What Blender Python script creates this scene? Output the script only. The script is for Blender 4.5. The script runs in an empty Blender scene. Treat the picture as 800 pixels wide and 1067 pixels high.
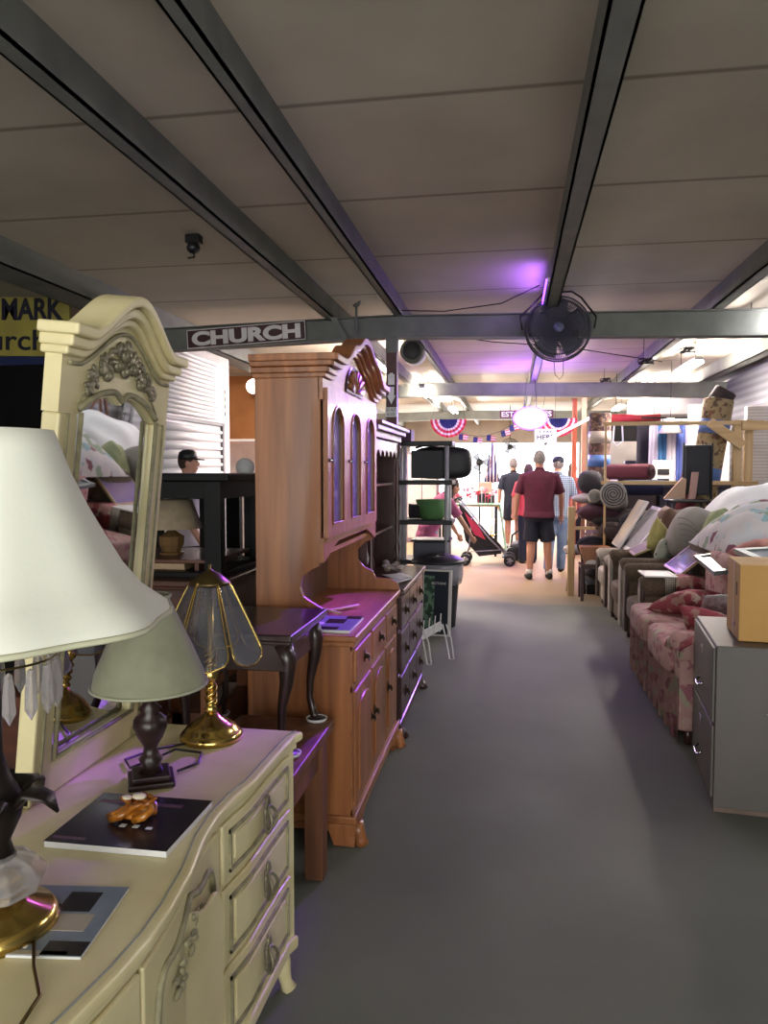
import bpy, bmesh, math, random
from mathutils import Vector, Matrix, Euler
random.seed(7)
S = bpy.context.scene
COL = S.collection
PI = math.pi
# ------------------------------------------------------------------ camera
EYE = 1.52; FPX = 800.0
YAW = math.radians(9.4254); PITCH = math.radians(3.1124)
cd = bpy.data.cameras.new('camera'); cam = bpy.data.objects.new('camera', cd); COL.objects.link(cam)
cd.sensor_fit = 'VERTICAL'; cd.sensor_height = 36; cd.lens = 36 * FPX / 1067
cd.clip_start = .05; cd.clip_end = 200
cam.location = (0, 0, EYE); cam.rotation_euler = (PI/2 - PITCH, 0, YAW)
S.camera = cam
# ------------------------------------------------------------------ exposure, world
S.view_settings.view_transform = 'Standard'; S.view_settings.look = 'None'
S.view_settings.gamma = 1; S.view_settings.use_curve_mapping = False
S.view_settings.exposure = 0.12
W = bpy.data.worlds.new('sky'); S.world = W; W.use_nodes = True
bg = W.node_tree.nodes['Background']; bg.inputs[0].default_value = (.92, .95, 1, 1); bg.inputs[1].default_value = 4
def area(name, loc, size, power, col, rot, spread=PI):
    l = bpy.data.lights.new(name, 'AREA'); l.shape = 'RECTANGLE'; l.size, l.size_y = size
    l.energy = power; l.color = col; l.spread = spread
    o = bpy.data.objects.new(name, l); COL.objects.link(o); o.location = loc; o.rotation_euler = rot
    return o
# daylight entering by the two open ends of the shed
area('daylight_front_opening', (0, -3.7, 1.5), (5.5, 2.4), 178, (1, .95, .82), (PI/2+.5, 0, 0))
area('daylight_rear_opening', (-.6, 24.8, 1.3), (5.0, 2.2), 900, (1, .93, .92), (-PI/2, 0, 0))
TUBE_E = 65
ROW_E = {0: 30, 1: 1}
# ------------------------------------------------------------------ colours and materials
def lin(h):
    c = [int(h[i:i+2], 16)/255 for i in (0, 2, 4)]
    return tuple((v/12.92 if v <= .04045 else ((v+.055)/1.055)**2.4) for v in c) + (1,)
MATS = {}
def mat(name, c1, rough=.6, metal=0., c2=None, kind='noise', scale=8., axis='z', bump=0., emit=0., trans=0., alpha=1., cols=None, spec=.5, coat=0., sheen=0.):
    if name in MATS: return MATS[name]
    m = bpy.data.materials.new(name); m.use_nodes = True; MATS[name] = m
    nt = m.node_tree; N = nt.nodes; L = nt.links; b = N['Principled BSDF']
    b.inputs['Base Color'].default_value = lin(c1); b.inputs['Roughness'].default_value = rough
    b.inputs['Metallic'].default_value = metal; b.inputs['Specular IOR Level'].default_value = spec
    if coat: b.inputs['Coat Weight'].default_value = coat; b.inputs['Coat Roughness'].default_value = .12
    if trans: b.inputs['Transmission Weight'].default_value = trans; b.inputs['IOR'].default_value = 1.2
    if alpha < 1: b.inputs['Alpha'].default_value = alpha
    if emit: b.inputs['Emission Color'].default_value = lin(c1); b.inputs['Emission Strength'].default_value = emit
    tc = N.new('ShaderNodeTexCoord'); mp = N.new('ShaderNodeMapping'); L.new(tc.outputs['Object'], mp.inputs[0])
    if c2 or cols:
        rp = N.new('ShaderNodeValToRGB'); e = rp.color_ramp.elements
        if kind == 'wood':
            s = [scale*3]*3; s['xyz'.index(axis)] = scale*.18
            mp.inputs['Scale'].default_value = s
            n = N.new('ShaderNodeTexNoise'); n.inputs['Scale'].default_value = 1; n.inputs['Detail'].default_value = 5; n.inputs['Distortion'].default_value = .6
            L.new(mp.outputs[0], n.inputs['Vector']); out = n.outputs['Fac']; e[0].position, e[1].position = .32, .68
        elif kind == 'cells':
            n = N.new('ShaderNodeTexVoronoi'); n.inputs['Scale'].default_value = scale
            nz = N.new('ShaderNodeTexNoise'); nz.inputs['Scale'].default_value = scale*1.3
            mx = N.new('ShaderNodeMixRGB'); mx.inputs[0].default_value = .35/ max(scale, 1) * 3
            L.new(mp.outputs[0], nz.inputs['Vector']); L.new(mp.outputs[0], mx.inputs[1]); L.new(nz.outputs['Color'], mx.inputs[2])
            L.new(mx.outputs[0], n.inputs['Vector'])
            sp = N.new('ShaderNodeSeparateColor'); L.new(n.outputs['Color'], sp.inputs[0]); out = sp.outputs[0]
            rp.color_ramp.interpolation = 'CONSTANT'
        elif kind == 'bands':
            n = N.new('ShaderNodeTexWave'); n.bands_direction = axis.upper(); n.inputs['Scale'].default_value = scale; n.inputs['Distortion'].default_value = 0
            L.new(mp.outputs[0], n.inputs['Vector']); out = n.outputs['Fac']; e[0].position, e[1].position = .42, .58
        elif kind == 'plaid':
            outs = []
            for ax in ('X', 'Z'):
                n = N.new('ShaderNodeTexWave'); n.bands_direction = ax; n.inputs['Scale'].default_value = scale; L.new(mp.outputs[0], n.inputs['Vector']); outs.append(n.outputs['Fac'])
            mm = N.new('ShaderNodeMath'); mm.operation = 'ADD'; L.new(outs[0], mm.inputs[0]); L.new(outs[1], mm.inputs[1])
            m2 = N.new('ShaderNodeMath'); m2.operation = 'MULTIPLY'; m2.inputs[1].default_value = .5; L.new(mm.outputs[0], m2.inputs[0]); out = m2.outputs[0]
        else:
            n = N.new('ShaderNodeTexNoise'); n.inputs['Scale'].default_value = scale; n.inputs['Detail'].default_value = 6
            L.new(mp.outputs[0], n.inputs['Vector']); out = n.outputs['Fac']; e[0].position, e[1].position = .35, .65
        L.new(out, rp.inputs[0])
        if cols:
            e[0].position = cols[0][0]; e[0].color = lin(cols[0][1]); e[1].position = cols[1][0]; e[1].color = lin(cols[1][1])
            for p, c in cols[2:]:
                q = e.new(p); q.color = lin(c)
        else: e[0].color = lin(c2); e[1].color = lin(c1)
        L.new(rp.outputs[0], b.inputs['Base Color'])
    if bump:
        bn = N.new('ShaderNodeTexNoise'); bn.inputs['Scale'].default_value = scale*6; bn.inputs['Detail'].default_value = 4
        L.new(tc.outputs['Object'], bn.inputs['Vector'])
        bp = N.new('ShaderNodeBump'); bp.inputs['Strength'].default_value = bump; bp.inputs['Distance'].default_value = .01
        L.new(bn.outputs['Fac'], bp.inputs['Height']); L.new(bp.outputs[0], b.inputs['Normal'])
    return m
# ------------------------------------------------------------------ geometry
def fwd(o):                                            # world matrix of a part's root
    while o.parent: o = o.parent
    return Matrix.Translation(o.location) @ o.rotation_euler.to_matrix().to_4x4()
class G:
    def __init__(s): s.bm = bmesh.new()
    def _faces(s, vs, fs, smooth):
        v = [s.bm.verts.new(p) for p in vs]
        for f in fs:
            try: s.bm.faces.new([v[i] for i in f]).smooth = smooth
            except ValueError: pass
        return v
    def box(s, x0, x1, y0, y1, z0, z1, M=None):
        p = [Vector((x, y, z)) for z in (z0, z1) for y in (y0, y1) for x in (x0, x1)]
        if M: p = [M @ q for q in p]
        s._faces(p, [(0, 2, 3, 1), (4, 5, 7, 6), (0, 1, 5, 4), (2, 6, 7, 3), (0, 4, 6, 2), (1, 3, 7, 5)], False); return s
    def rod(s, a, b, w, t):                            # square bar from a to b
        a, b = Vector(a), Vector(b); d = b-a; q = d.to_track_quat('Z', 'Y').to_matrix().to_4x4()
        return s.box(-w/2, w/2, -t/2, t/2, 0, d.length, Matrix.Translation(a) @ q)
    def tube(s, pts, r, n=10, closed=False, M=None):
        pts = [Vector(p) for p in pts]; k = len(pts)
        if not isinstance(r, (list, tuple)): r = [r]*k
        rings = []; up = None
        for i, p in enumerate(pts):
            if closed: t = pts[(i+1) % k]-pts[i-1]
            else: t = pts[min(i+1, k-1)]-pts[max(i-1, 0)]
            if t.length < 1e-9: t = Vector((0, 0, 1))
            t.normalize()
            if up is None:
                up = Vector((0, 0, 1)) if abs(t.z) < .9 else Vector((0, 1, 0))
            u = (up - t*up.dot(t));
            if u.length < 1e-6: u = t.orthogonal()
            u.normalize(); up = u; v = t.cross(u)
            ra, rb = (r[i] if isinstance(r[i], tuple) else (r[i], r[i]))
            rings.append([p + u*ra*math.cos(2*PI*j/n) + v*rb*math.sin(2*PI*j/n) for j in range(n)])
        vs = [q if M is None else M @ q for R in rings for q in R]
        fs = [(i*n+j, i*n+(j+1) % n, (i+1)*n+(j+1) % n, (i+1)*n+j) for i in range(k-1) for j in range(n)]
        if closed: fs += [((k-1)*n+j, (k-1)*n+(j+1) % n, (j+1) % n, j) for j in range(n)]
        else: fs += [tuple(range(n-1, -1, -1)), tuple((k-1)*n+j for j in range(n))]
        s._faces(vs, fs, True); return s
    def rings(s, R, smooth=True, cap=True, M=None):    # R: list of (cx,cy,cz,rx,ry)
        n = 20
        vs = [Vector((c[0]+c[3]*math.cos(2*PI*j/n), c[1]+c[4]*math.sin(2*PI*j/n), c[2])) for c in R for j in range(n)]
        if M: vs = [M @ v for v in vs]
        fs = [(i*n+j, i*n+(j+1) % n, (i+1)*n+(j+1) % n, (i+1)*n+j) for i in range(len(R)-1) for j in range(n)]
        if cap: fs += [tuple(range(n-1, -1, -1)), tuple((len(R)-1)*n+j for j in range(n))]
        s._faces(vs, fs, smooth); return s
    def lathe(s, prof, c=(0, 0, 0), n=28, M=None, fn=None, cap=True):
        c = Vector(c); vs = []
        for r, z in prof:
            for j in range(n):
                a = 2*PI*j/n; k = fn(a, r, z) if fn else 1
                q = Vector((r*k*math.cos(a), r*k*math.sin(a), z)); vs.append(c + (M @ q if M else q))
        m = len(prof)
        fs = [(i*n+j, i*n+(j+1) % n, (i+1)*n+(j+1) % n, (i+1)*n+j) for i in range(m-1) for j in range(n)]
        if cap: fs += [tuple(range(n-1, -1, -1)), tuple((m-1)*n+j for j in range(n))]
        s._faces(vs, fs, True); return s
    def prism(s, poly, a, b, axis='y', M=None):        # polygon in the two other axes, extruded a..b along axis
        def P(u, v, w): return Vector({'x': (w, u, v), 'y': (u, w, v), 'z': (u, v, w)}[axis])
        n = len(poly); vs = [P(u, v, a) for u, v in poly] + [P(u, v, b) for u, v in poly]
        if M: vs = [M @ q for q in vs]
        fs = [tuple(range(n)), tuple(range(2*n-1, n-1, -1))] + [(i, (i+1) % n, n+(i+1) % n, n+i) for i in range(n)]
        s._faces(vs, fs, False); return s
    def ell(s, c, r, M=None, n=16, m=10, e=1.):        # e<1 squarer (cushion)
        vs = []
        def f(v): return math.copysign(abs(v)**e, v)
        for i in range(m+1):
            t = PI*i/m - PI/2
            for j in range(n):
                a = 2*PI*j/n
                q = Vector((r[0]*f(math.cos(a))*f(math.cos(t)), r[1]*f(math.sin(a))*f(math.cos(t)), r[2]*f(math.sin(t))))
                if M: q = M @ q
                vs.append(q + Vector(c))
        fs = [(i*n+j, i*n+(j+1) % n, (i+1)*n+(j+1) % n, (i+1)*n+j) for i in range(m) for j in range(n)]
        s._faces(vs, fs, True)
        return s
    def pillow(s, c, w, h, t, M=None, wr=0., seed=0):  # w,h in local x,z; thickness t in y, pointed corners
        rnd = random.Random(seed); n = 14; ph = rnd.random()*9
        def P(i, j, sg):
            u, v = 2*i/n-1, 2*j/n-1
            k = ((1-u*u)*(1-v*v))**.42
            ear = 1-.10*(1-abs(u)**2)*(abs(v)**3)
            ear2 = 1-.10*(1-abs(v)**2)*(abs(u)**3)
            q = Vector((u*w/2*ear2, sg*t/2*k*(1+wr*math.sin(9*u+5*v+ph)*math.cos(7*v-4*u+ph)), v*h/2*ear))
            return (M @ q if M else q) + Vector(c)
        for sg in (-1, 1):
            vs = [P(i, j, sg) for i in range(n+1) for j in range(n+1)]
            fs = [(i*(n+1)+j, (i+1)*(n+1)+j, (i+1)*(n+1)+j+1, i*(n+1)+j+1) for i in range(n) for j in range(n)]
            if sg > 0: fs = [f[::-1] for f in fs]
            s._faces(vs, fs, True)
        bmesh.ops.remove_doubles(s.bm, verts=s.bm.verts, dist=1e-5)
        return s
    def sheet(s, fn, nu, nv, th=.004):                 # fn(u,v)->point; closed with thickness
        top = [Vector(fn(i/nu, j/nv)) for i in range(nu+1) for j in range(nv+1)]
        vs = top + [p-Vector((0, 0, th)) for p in top]; N_ = len(top); w = nv+1
        fs = [(i*w+j, (i+1)*w+j, (i+1)*w+j+1, i*w+j+1) for i in range(nu) for j in range(nv)]
        fs += [tuple(N_+q for q in f[::-1]) for f in fs]
        for i in range(nu): fs += [(i*w, N_+i*w, N_+(i+1)*w, (i+1)*w), ((i+1)*w+nv, N_+(i+1)*w+nv, N_+i*w+nv, i*w+nv)]
        for j in range(nv): fs += [(j+1, N_+j+1, N_+j, j), (nu*w+j, N_+nu*w+j, N_+nu*w+j+1, nu*w+j+1)]
        s._faces(vs, fs, True); return s
    def put(s, name, m, parent=None, label=None, cat=None, group=None, kind=None, bevel=0., seg=2, local=False, sub=0, remesh=0., smooth=None):
        bm = s.bm
        bmesh.ops.recalc_face_normals(bm, faces=bm.faces)
        if smooth is not None:
            for f in bm.faces: f.smooth = smooth
        me = bpy.data.meshes.new(name)
        o = bpy.data.objects.new(name, me)
        if parent is None:
            xs = [v.co.x for v in bm.verts]; ys = [v.co.y for v in bm.verts]; zs = [v.co.z for v in bm.verts]
            c = Vector(((min(xs)+max(xs))/2, (min(ys)+max(ys))/2, min(zs)))
            bmesh.ops.translate(bm, vec=-c, verts=bm.verts); o.location = c
        else:
            if not local: bm.transform(fwd(parent).inverted())
            o.parent = parent
        bm.to_mesh(me); bm.free(); COL.objects.link(o)
        if m: me.materials.append(m)
        if remesh:
            r = o.modifiers.new('r', 'REMESH'); r.mode = 'VOXEL'; r.voxel_size = remesh; r.use_smooth_shade = True
            sm = o.modifiers.new('s', 'SMOOTH'); sm.iterations = 3
        if bevel:
            bv = o.modifiers.new('b', 'BEVEL'); bv.width = bevel; bv.segments = seg; bv.limit_method = 'ANGLE'; bv.angle_limit = .6
        if sub:
            sb = o.modifiers.new('u', 'SUBSURF'); sb.levels = sb.render_levels = sub
        for k, v in (('label', label), ('category', cat), ('group', group), ('kind', kind)):
            if v: o[k] = v
        return o
def thing(name, label, cat, loc=(0, 0, 0), rz=0., group=None):
    o = bpy.data.objects.new(name, None); COL.objects.link(o); o.empty_display_size = .1
    o.location = loc; o.rotation_euler = (0, 0, rz); o['label'] = label; o['category'] = cat
    if group: o['group'] = group
    return o
def copy_thing(root, loc, rz=None, label=None, group=None):
    def rec(o, par):
        c = o.copy(); COL.objects.link(c); c.parent = par
        for ch in list(o.children): rec(ch, c)
        return c
    r = rec(root, None); r.location = loc
    if rz is not None: r.rotation_euler = (0, 0, rz)
    if label: r['label'] = label
    if group: r['group'] = group
    return r
def basis(O, x, y):                                    # matrix with local x,y axes in the given directions
    x = Vector(x).normalized(); y = Vector(y); y = (y - x*y.dot(x)).normalized(); z = x.cross(y)
    M = Matrix((x, y, z)).transposed().to_4x4(); M.translation = Vector(O); return M
def text(name, s, m, parent, M, width=None, height=None, depth=.003, bold=0., shear=0., label=None):
    c = bpy.data.curves.new('t', 'FONT'); c.body = s; c.size = 1; c.align_x = 'CENTER'; c.align_y = 'CENTER'; c.extrude = .002; c.offset = bold; c.shear = shear
    t = bpy.data.objects.new('t', c); COL.objects.link(t)
    bpy.context.view_layer.update()
    me = bpy.data.meshes.new_from_object(t); bpy.data.objects.remove(t)
    xs = [v.co.x for v in me.vertices]; ys = [v.co.y for v in me.vertices]
    w, h = max(xs)-min(xs), max(ys)-min(ys); cx, cy = (max(xs)+min(xs))/2, (max(ys)+min(ys))/2
    sx = width/w if width else (height/h); sy = height/h if height else sx
    for v in me.vertices: v.co = M @ Vector(((v.co.x-cx)*sx, (v.co.y-cy)*sy, (v.co.z+.002)/.004*depth))
    me.transform(fwd(parent).inverted()); me.materials.clear(); me.materials.append(m)
    o = bpy.data.objects.new(name, me); COL.objects.link(o); o.parent = parent
    if label: o['label'] = label
    return o
def struct(name, g, m, bevel=0, parent=None): return g.put(name, m, parent, kind='structure' if parent is None else None, bevel=bevel)
def circ(c, r, n=24, ax='z', a0=0, a1=2*PI, ry=None):
    ry = ry or r; P = []
    for i in range(n):
        a = a0+(a1-a0)*i/n; u, v = r*math.cos(a), ry*math.sin(a)
        P.append({'z': (c[0]+u, c[1]+v, c[2]), 'y': (c[0]+u, c[1], c[2]+v), 'x': (c[0], c[1]+u, c[2]+v)}[ax])
    return P
# ------------------------------------------------------------------ palette
CREAM = mat('antique_cream_paint', 'ddd3a8', .42, c2='cfc393', scale=5, coat=.1)
CREAM_D = mat('antique_wash', 'a09a78', .6, c2='7f7a62', scale=30)
BLUEG = mat('blue_grey_line', '8a8f90', .5)
OAK = mat('honey_oak', 'a5693c', .4, c2='7b4a28', kind='wood', scale=7, coat=.25)
OAKY = mat('honey_oak_lengthwise', 'a5693c', .4, c2='824f2c', kind='wood', scale=7, axis='y', coat=.25)
CHERRY = mat('dark_cherry_wood', '4a2a28', .35, c2='2c1716', kind='wood', scale=6, coat=.4)
WALNUT = mat('dark_walnut', '33201a', .35, c2='1c110d', kind='wood', scale=6, axis='y', coat=.3)
PINE = mat('brown_bench_wood', '75492c', .5, c2='50301c', kind='wood', scale=6)
LUMBER = mat('bare_lumber', 'c9ae84', .7, c2='ad8e62', kind='wood', scale=6, axis='x')
BLACKP = mat('black_lacquer', '0c0b0d', .5, c2='080708', scale=5, spec=.2)
BLACKPL = mat('black_plastic', '17171a', .45)
BRASS = mat('polished_brass', 'c8ab62', .18, 1.)
ABRASS = mat('aged_brass', '6f6040', .35, 1.)
IRON = mat('dark_metal', '2b2a2c', .45, .8)
CHROME = mat('bright_metal', 'b9bcc0', .2, 1.)
WHITEP = mat('white_paint', 'd9d6d4', .5, c2='c8c4c2', scale=4)
WHITEPL = mat('white_plastic', 'dcdcdc', .4)
PAPER = mat('white_paper', 'd6d6d6', .7)
GLASS = mat('clear_glass', 'cfd4da', .06, 0, alpha=.22, spec=.9)
MIRROR = mat('mirror_silver', 'e8ecec', .02, 1.)
STEELG = mat('grey_green_steel', '6c6f68', .7, 0, c2='5d605a', scale=4)
SKIN = mat('skin', 'c2907a', .5)
WHEEL = mat('rubber', '1b1b1e', .7)
# ================================================================== the shed
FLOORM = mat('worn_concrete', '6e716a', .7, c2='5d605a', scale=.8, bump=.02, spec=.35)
# floor colour turns tan towards the far end, across a soft noisy edge
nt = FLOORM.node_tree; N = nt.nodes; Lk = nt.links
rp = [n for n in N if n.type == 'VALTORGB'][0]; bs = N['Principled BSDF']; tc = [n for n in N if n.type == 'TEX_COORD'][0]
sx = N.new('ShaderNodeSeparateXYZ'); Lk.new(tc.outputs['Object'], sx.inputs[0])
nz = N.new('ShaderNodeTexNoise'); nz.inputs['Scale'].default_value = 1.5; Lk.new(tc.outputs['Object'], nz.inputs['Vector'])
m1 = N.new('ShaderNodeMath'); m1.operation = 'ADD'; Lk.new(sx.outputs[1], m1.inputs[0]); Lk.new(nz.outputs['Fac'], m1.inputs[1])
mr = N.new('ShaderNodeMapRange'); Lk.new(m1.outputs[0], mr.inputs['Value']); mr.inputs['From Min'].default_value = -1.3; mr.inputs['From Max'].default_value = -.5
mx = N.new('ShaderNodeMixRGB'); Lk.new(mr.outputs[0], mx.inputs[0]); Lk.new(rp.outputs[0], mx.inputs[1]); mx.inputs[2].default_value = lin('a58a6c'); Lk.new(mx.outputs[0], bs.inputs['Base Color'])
CEILM = mat('ceiling_board', 'b3ab99', .85, c2='a29a89', scale=.9)
# dark sheet seams across the deck
nt = CEILM.node_tree; N = nt.nodes; Lk = nt.links
rp = [n for n in N if n.type == 'VALTORGB'][0]; bs = N['Principled BSDF']; tc = [n for n in N if n.type == 'TEX_COORD'][0]
wv = N.new('ShaderNodeTexWave'); wv.bands_direction = 'Y'; wv.inputs['Scale'].default_value = .26; wv.inputs['Distortion'].default_value = .25; wv.inputs['Detail Scale'].default_value = .6
Lk.new(tc.outputs['Object'], wv.inputs['Vector'])
r2 = N.new('ShaderNodeValToRGB'); r2.color_ramp.elements[0].position = 0.; r2.color_ramp.elements[0].color = (.35, .33, .3, 1); r2.color_ramp.elements[1].position = .0012; r2.color_ramp.elements[1].color = (1, 1, 1, 1)
Lk.new(wv.outputs['Fac'], r2.inputs[0])
mx = N.new('ShaderNodeMixRGB'); mx.blend_type = 'MULTIPLY'; mx.inputs[0].default_value = .8
Lk.new(rp.outputs[0], mx.inputs[1]); Lk.new(r2.outputs[0], mx.inputs[2]); Lk.new(mx.outputs[0], bs.inputs['Base Color'])
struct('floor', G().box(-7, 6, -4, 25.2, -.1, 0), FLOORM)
G().box(-30, 30, 25.2, 70, -.12, -.02).put('ground_outside', mat('sunlit_apron', 'cfc9c0', .8, c2='b9b3aa', scale=.5), kind='structure')
struct('ceiling', G().box(-7, 6, -4, 25.2, 3.12, 3.2), CEILM)
WALLM = mat('painted_wall_board', 'a9a4a0', .8, c2='98938f', scale=2)
struct('wall_left', G().box(-7.1, -7, -4, 25.2, 0, 3.12), WALLM)
struct('wall_right', G().box(3.35, 3.45, -4, 25.2, 0, 3.12), mat('grey_siding', '6a6c70', .7, c2='55575b', kind='bands', scale=3, axis='z'))
struct('wall_back', G().box(-7, -3.3, 25, 25.2, 0, 3.12).box(2.1, 3.35, 25, 25.2, 0, 3.12).box(-3.3, 2.1, 25, 25.2, 2.4, 3.12), WALLM)
struct('wall_front', G().box(-7, -3, -4.1, -4, 0, 3.12).box(3, 3.35, -4.1, -4, 0, 3.12).box(-3, 3, -4.1, -4, 2.9, 3.12), WALLM)
# crossbeams, gently falling to both sides of the post line
for i, y in enumerate((7.3, 13.0, 19.0)):
    g = G()
    for ya, yb in ((-.012, .012),):
        g.prism([(-7, 2.60), (-1.2, 2.77), (3.35, 2.67), (3.35, 2.91), (-1.2, 2.98), (-7, 2.84)], y-.03, y+.03, 'y')
    g.prism([(-7, 2.60), (-1.2, 2.77), (3.35, 2.67), (3.35, 2.683), (-1.2, 2.783), (-7, 2.613)], y-.08, y+.08, 'y')
    g.prism([(-7, 2.83), (-1.2, 2.97), (3.35, 2.90), (3.35, 2.91), (-1.2, 2.98), (-7, 2.84)], y-.08, y+.08, 'y')
    g.put('crossbeam', STEELG, kind='structure')
RAFT = [(.28, .39, 2.95), (-1.75, -1.66, 2.95), (-1.10, -1.03, 2.97), (-3.75, -3.45, 2.93), (1.74, 1.84, 2.95), (2.95, 3.1, 2.93)]
for x0, x1, z in RAFT:
    g = G().box(x0, x1, -4, 25, z, z+.012).box(x0, x0+.012, -4, 25, z, 3.12).box(x1-.012, x1, -4, 25, z, 3.12)
    g.put('roof_purlin', STEELG, kind='structure')
# small knee braces under the purlins beside the beam
G().prism([(-1.69, 2.95), (-1.63, 2.95), (-1.5, 2.70), (-1.56, 2.70)], 7.1, 7.13).put('knee_brace', STEELG, kind='structure')
G().prism([(-1.2, 2.98), (-1.06, 3.1), (-1.06, 3.12), (-1.25, 3.1)], 2.2, 2.3).put('knee_brace', STEELG, kind='structure')
# steel post
po = G().box(-1.17, -1.07, 7.17, 7.27, 0, 2.62).put('support_post', mat('maroon_paint', '4a2020', .5, c2='3a1818', scale=6), kind='structure')
G().box(-1.175, -1.065, 7.165, 7.275, 2.62, 2.78).put('post_head', STEELG, po)
A = thing('post_sign', 'white arrow pointing down and small do not block plate on the maroon post', 'sign', (-1.12, 7.165, 2.02))
Mf = basis((-1.12, 7.16, 2.3), (1, 0, 0), (0, 0, 1))
G().prism([(-1.145, 2.3), (-1.095, 2.3), (-1.095, 2.22), (-1.08, 2.22), (-1.12, 2.14), (-1.16, 2.22), (-1.145, 2.22)], 7.16, 7.168).put('arrow', WHITEPL, A)
g = G().box(-1.15, -1.09, 7.16, 7.168, 2.32, 2.38)
for k in range(4): g.box(-1.15+.016*k, -1.138+.016*k, 7.16, 7.168, 2.38, 2.43-(.012 if k in (0, 3) else 0))
g.put('pointing_hand', WHITEPL, A)
G().box(-1.175, -1.065, 7.155, 7.168, 2.02, 2.11).put('plate', WHITEPL, A)
text('lettering', 'DO NOT\nBLOCK', BLACKPL, A, basis((-1.12, 7.153, 2.065), (1, 0, 0), (0, 0, 1)), .095, .07)
# CHURCH sign on the beam
def beamz(x): return 2.77 + (x+1.2)*(.0293 if x < -1.2 else -.022)
A = thing('church_sign', 'maroon board reading CHURCH in white capitals on the crossbeam', 'sign', (-2.55, 7.2, 2.7))
dx = Vector((1.2, 0, .06)).normalized()
Mc = basis((-2.555, 7.2, 2.83), dx, (0, 0, 1))
G().box(-.6, .6, -.09, .09, -.02, 0, Mc).put('board', mat('sign_maroon', '3b1a20', .5), A)
g = G()
for a in ((-.6, .6, .083, .09), (-.6, .6, -.09, -.083), (-.6, -.593, -.09, .09), (.593, .6, -.09, .09)): g.box(*a, 0, .003, Mc)
g.put('border', WHITEP, A)
text('lettering', 'CHURCH', WHITEP, A, Mc @ Matrix.Translation((0, 0, .001)), 1.1, .14, .004, bold=.05)
# yellow market board over the dark booth
A = thing('market_sign', 'yellow board with dark MARK and Church lettering above the black booth', 'sign', (-5.0, 6.55, 2.6))
YEL = mat('sign_yellow', '9f9440', .6, c2='8a8040', scale=3)
Ms = basis((-4.95, 6.53, 2.86), (1, 0, -.03), (0, 0, 1))
G().box(-.95, .95, -.27, .27, -.03, 0, Ms).put('board', YEL, A, bevel=.004)
NAVY = mat('navy_ink', '15162a', .5)
text('lettering', 'MARK', NAVY, A, basis((-4.36, 6.525, 3.0), (1, 0, -.03), (0, 0, 1)), .62, .2, .004, bold=.03)
text('lettering', 'Church', NAVY, A, basis((-4.72, 6.525, 2.73), (1, 0, -.03), (0, 0, 1)), .98, .19, .004, bold=.01)
B_ = G().box(-7, -3.75, 6.6, 6.7, 0, 2.55).put('black_booth_panel', BLACKP, label='tall black booth panel standing below the yellow sign', cat='partition', bevel=.01)
G().box(-7, -3.75, 6.57, 6.6, 2.50, 2.58).put('trim', mat('navy_paint', '1c2550', .5), B_)
# white roll-up kiosk
K = thing('shutter_kiosk', 'white kiosk with closed roll-up shutter left of the oak hutch', 'kiosk', (-3.9, 8.3, 0))
G().box(-4.3, -3.55, 7.25, 9.4, 0, 2.93).put('body', WHITEP, K, bevel=.03)
g = G()
for k in range(14): g.tube([(-3.535, 7.3, 2.15+k*.05), (-3.535, 8.9, 2.15+k*.05)], (.028, .022), 8)
g.put('slat_housing', WHITEPL, K)
g = G()
for k in range(20): g.tube([(-3.535, 7.3, .12+k*.098), (-3.535, 9.05, .12+k*.098)], (.05, .02), 8)
g.put('shutter', WHITEPL, K)
G().box(-3.56, -3.515, 9.06, 9.12, .1, 2.1).box(-3.56, -3.515, 7.28, 9.12, 2.06, 2.1).put('shutter_frame', mat('grey_channel', '6a6a6c', .5), K)
g = G()
for k in range(4): g.box(-3.55, -3.545, 9.2, 9.23, 2.2+k*.09, 2.25+k*.09)
g.put('vent_slot', BLACKPL, K)
# orange partition beyond
G().box(-5.6, -3.3, 12.4, 12.5, 2.05, 3.1).put('orange_partition', mat('orange_paint', 'd09058', .7, c2='c0824c', scale=3), label='orange painted upper wall panel beyond the kiosk', cat='partition')
sp = G().ell((-4.12, 12.3, 2.8), (.09, .09, .13)).put('wall_speaker', BLACKPL, label='small black speaker on the orange panel', cat='speaker')
G().box(-4.15, -4.09, 12.3, 12.4, 2.85, 2.9).put('bracket', BLACKPL, sp)
G().box(-5.6, -3.0, 13.5, 13.6, 0, 2.05).put('white_partition', WHITEP, label='low white wall panel beneath the orange panel', cat='partition')
g = thing('globe_lamp', 'lit white globe lamp hanging beyond the kiosk', 'lamp', (-3.75, 10.9, 2.55))
G().ell((-3.75, 10.9, 2.75), (.11, .11, .11)).put('globe', mat('lit_globe', 'fff2e4', emit=6), g)
G().tube([(-3.75, 10.9, 2.85), (-3.75, 10.9, 3.12)], .01).put('stem', IRON, g)
g = G(); M_ = Matrix.Rotation(PI/2, 4, 'X')
o = G().lathe([(.0, 0), (.13, 0), (.14, .01), (.14, .03), (0, .03)], (-1.60, 4.5, 1.538), 28, M_ @ Matrix.Diagonal((.41, .41, 1, 1))).put('round_mirror', WHITEP, label='round white plate mirror standing on the black two-post stand', cat='mirror')
G().lathe([(0, .031), (.115, .031), (.115, .036), (0, .036)], (-1.60, 4.5, 1.538), 28, M_ @ Matrix.Diagonal((.41, .41, 1, 1))).put('glass', mat('pale_glass', 'dfe2e6', .1), o)
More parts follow.
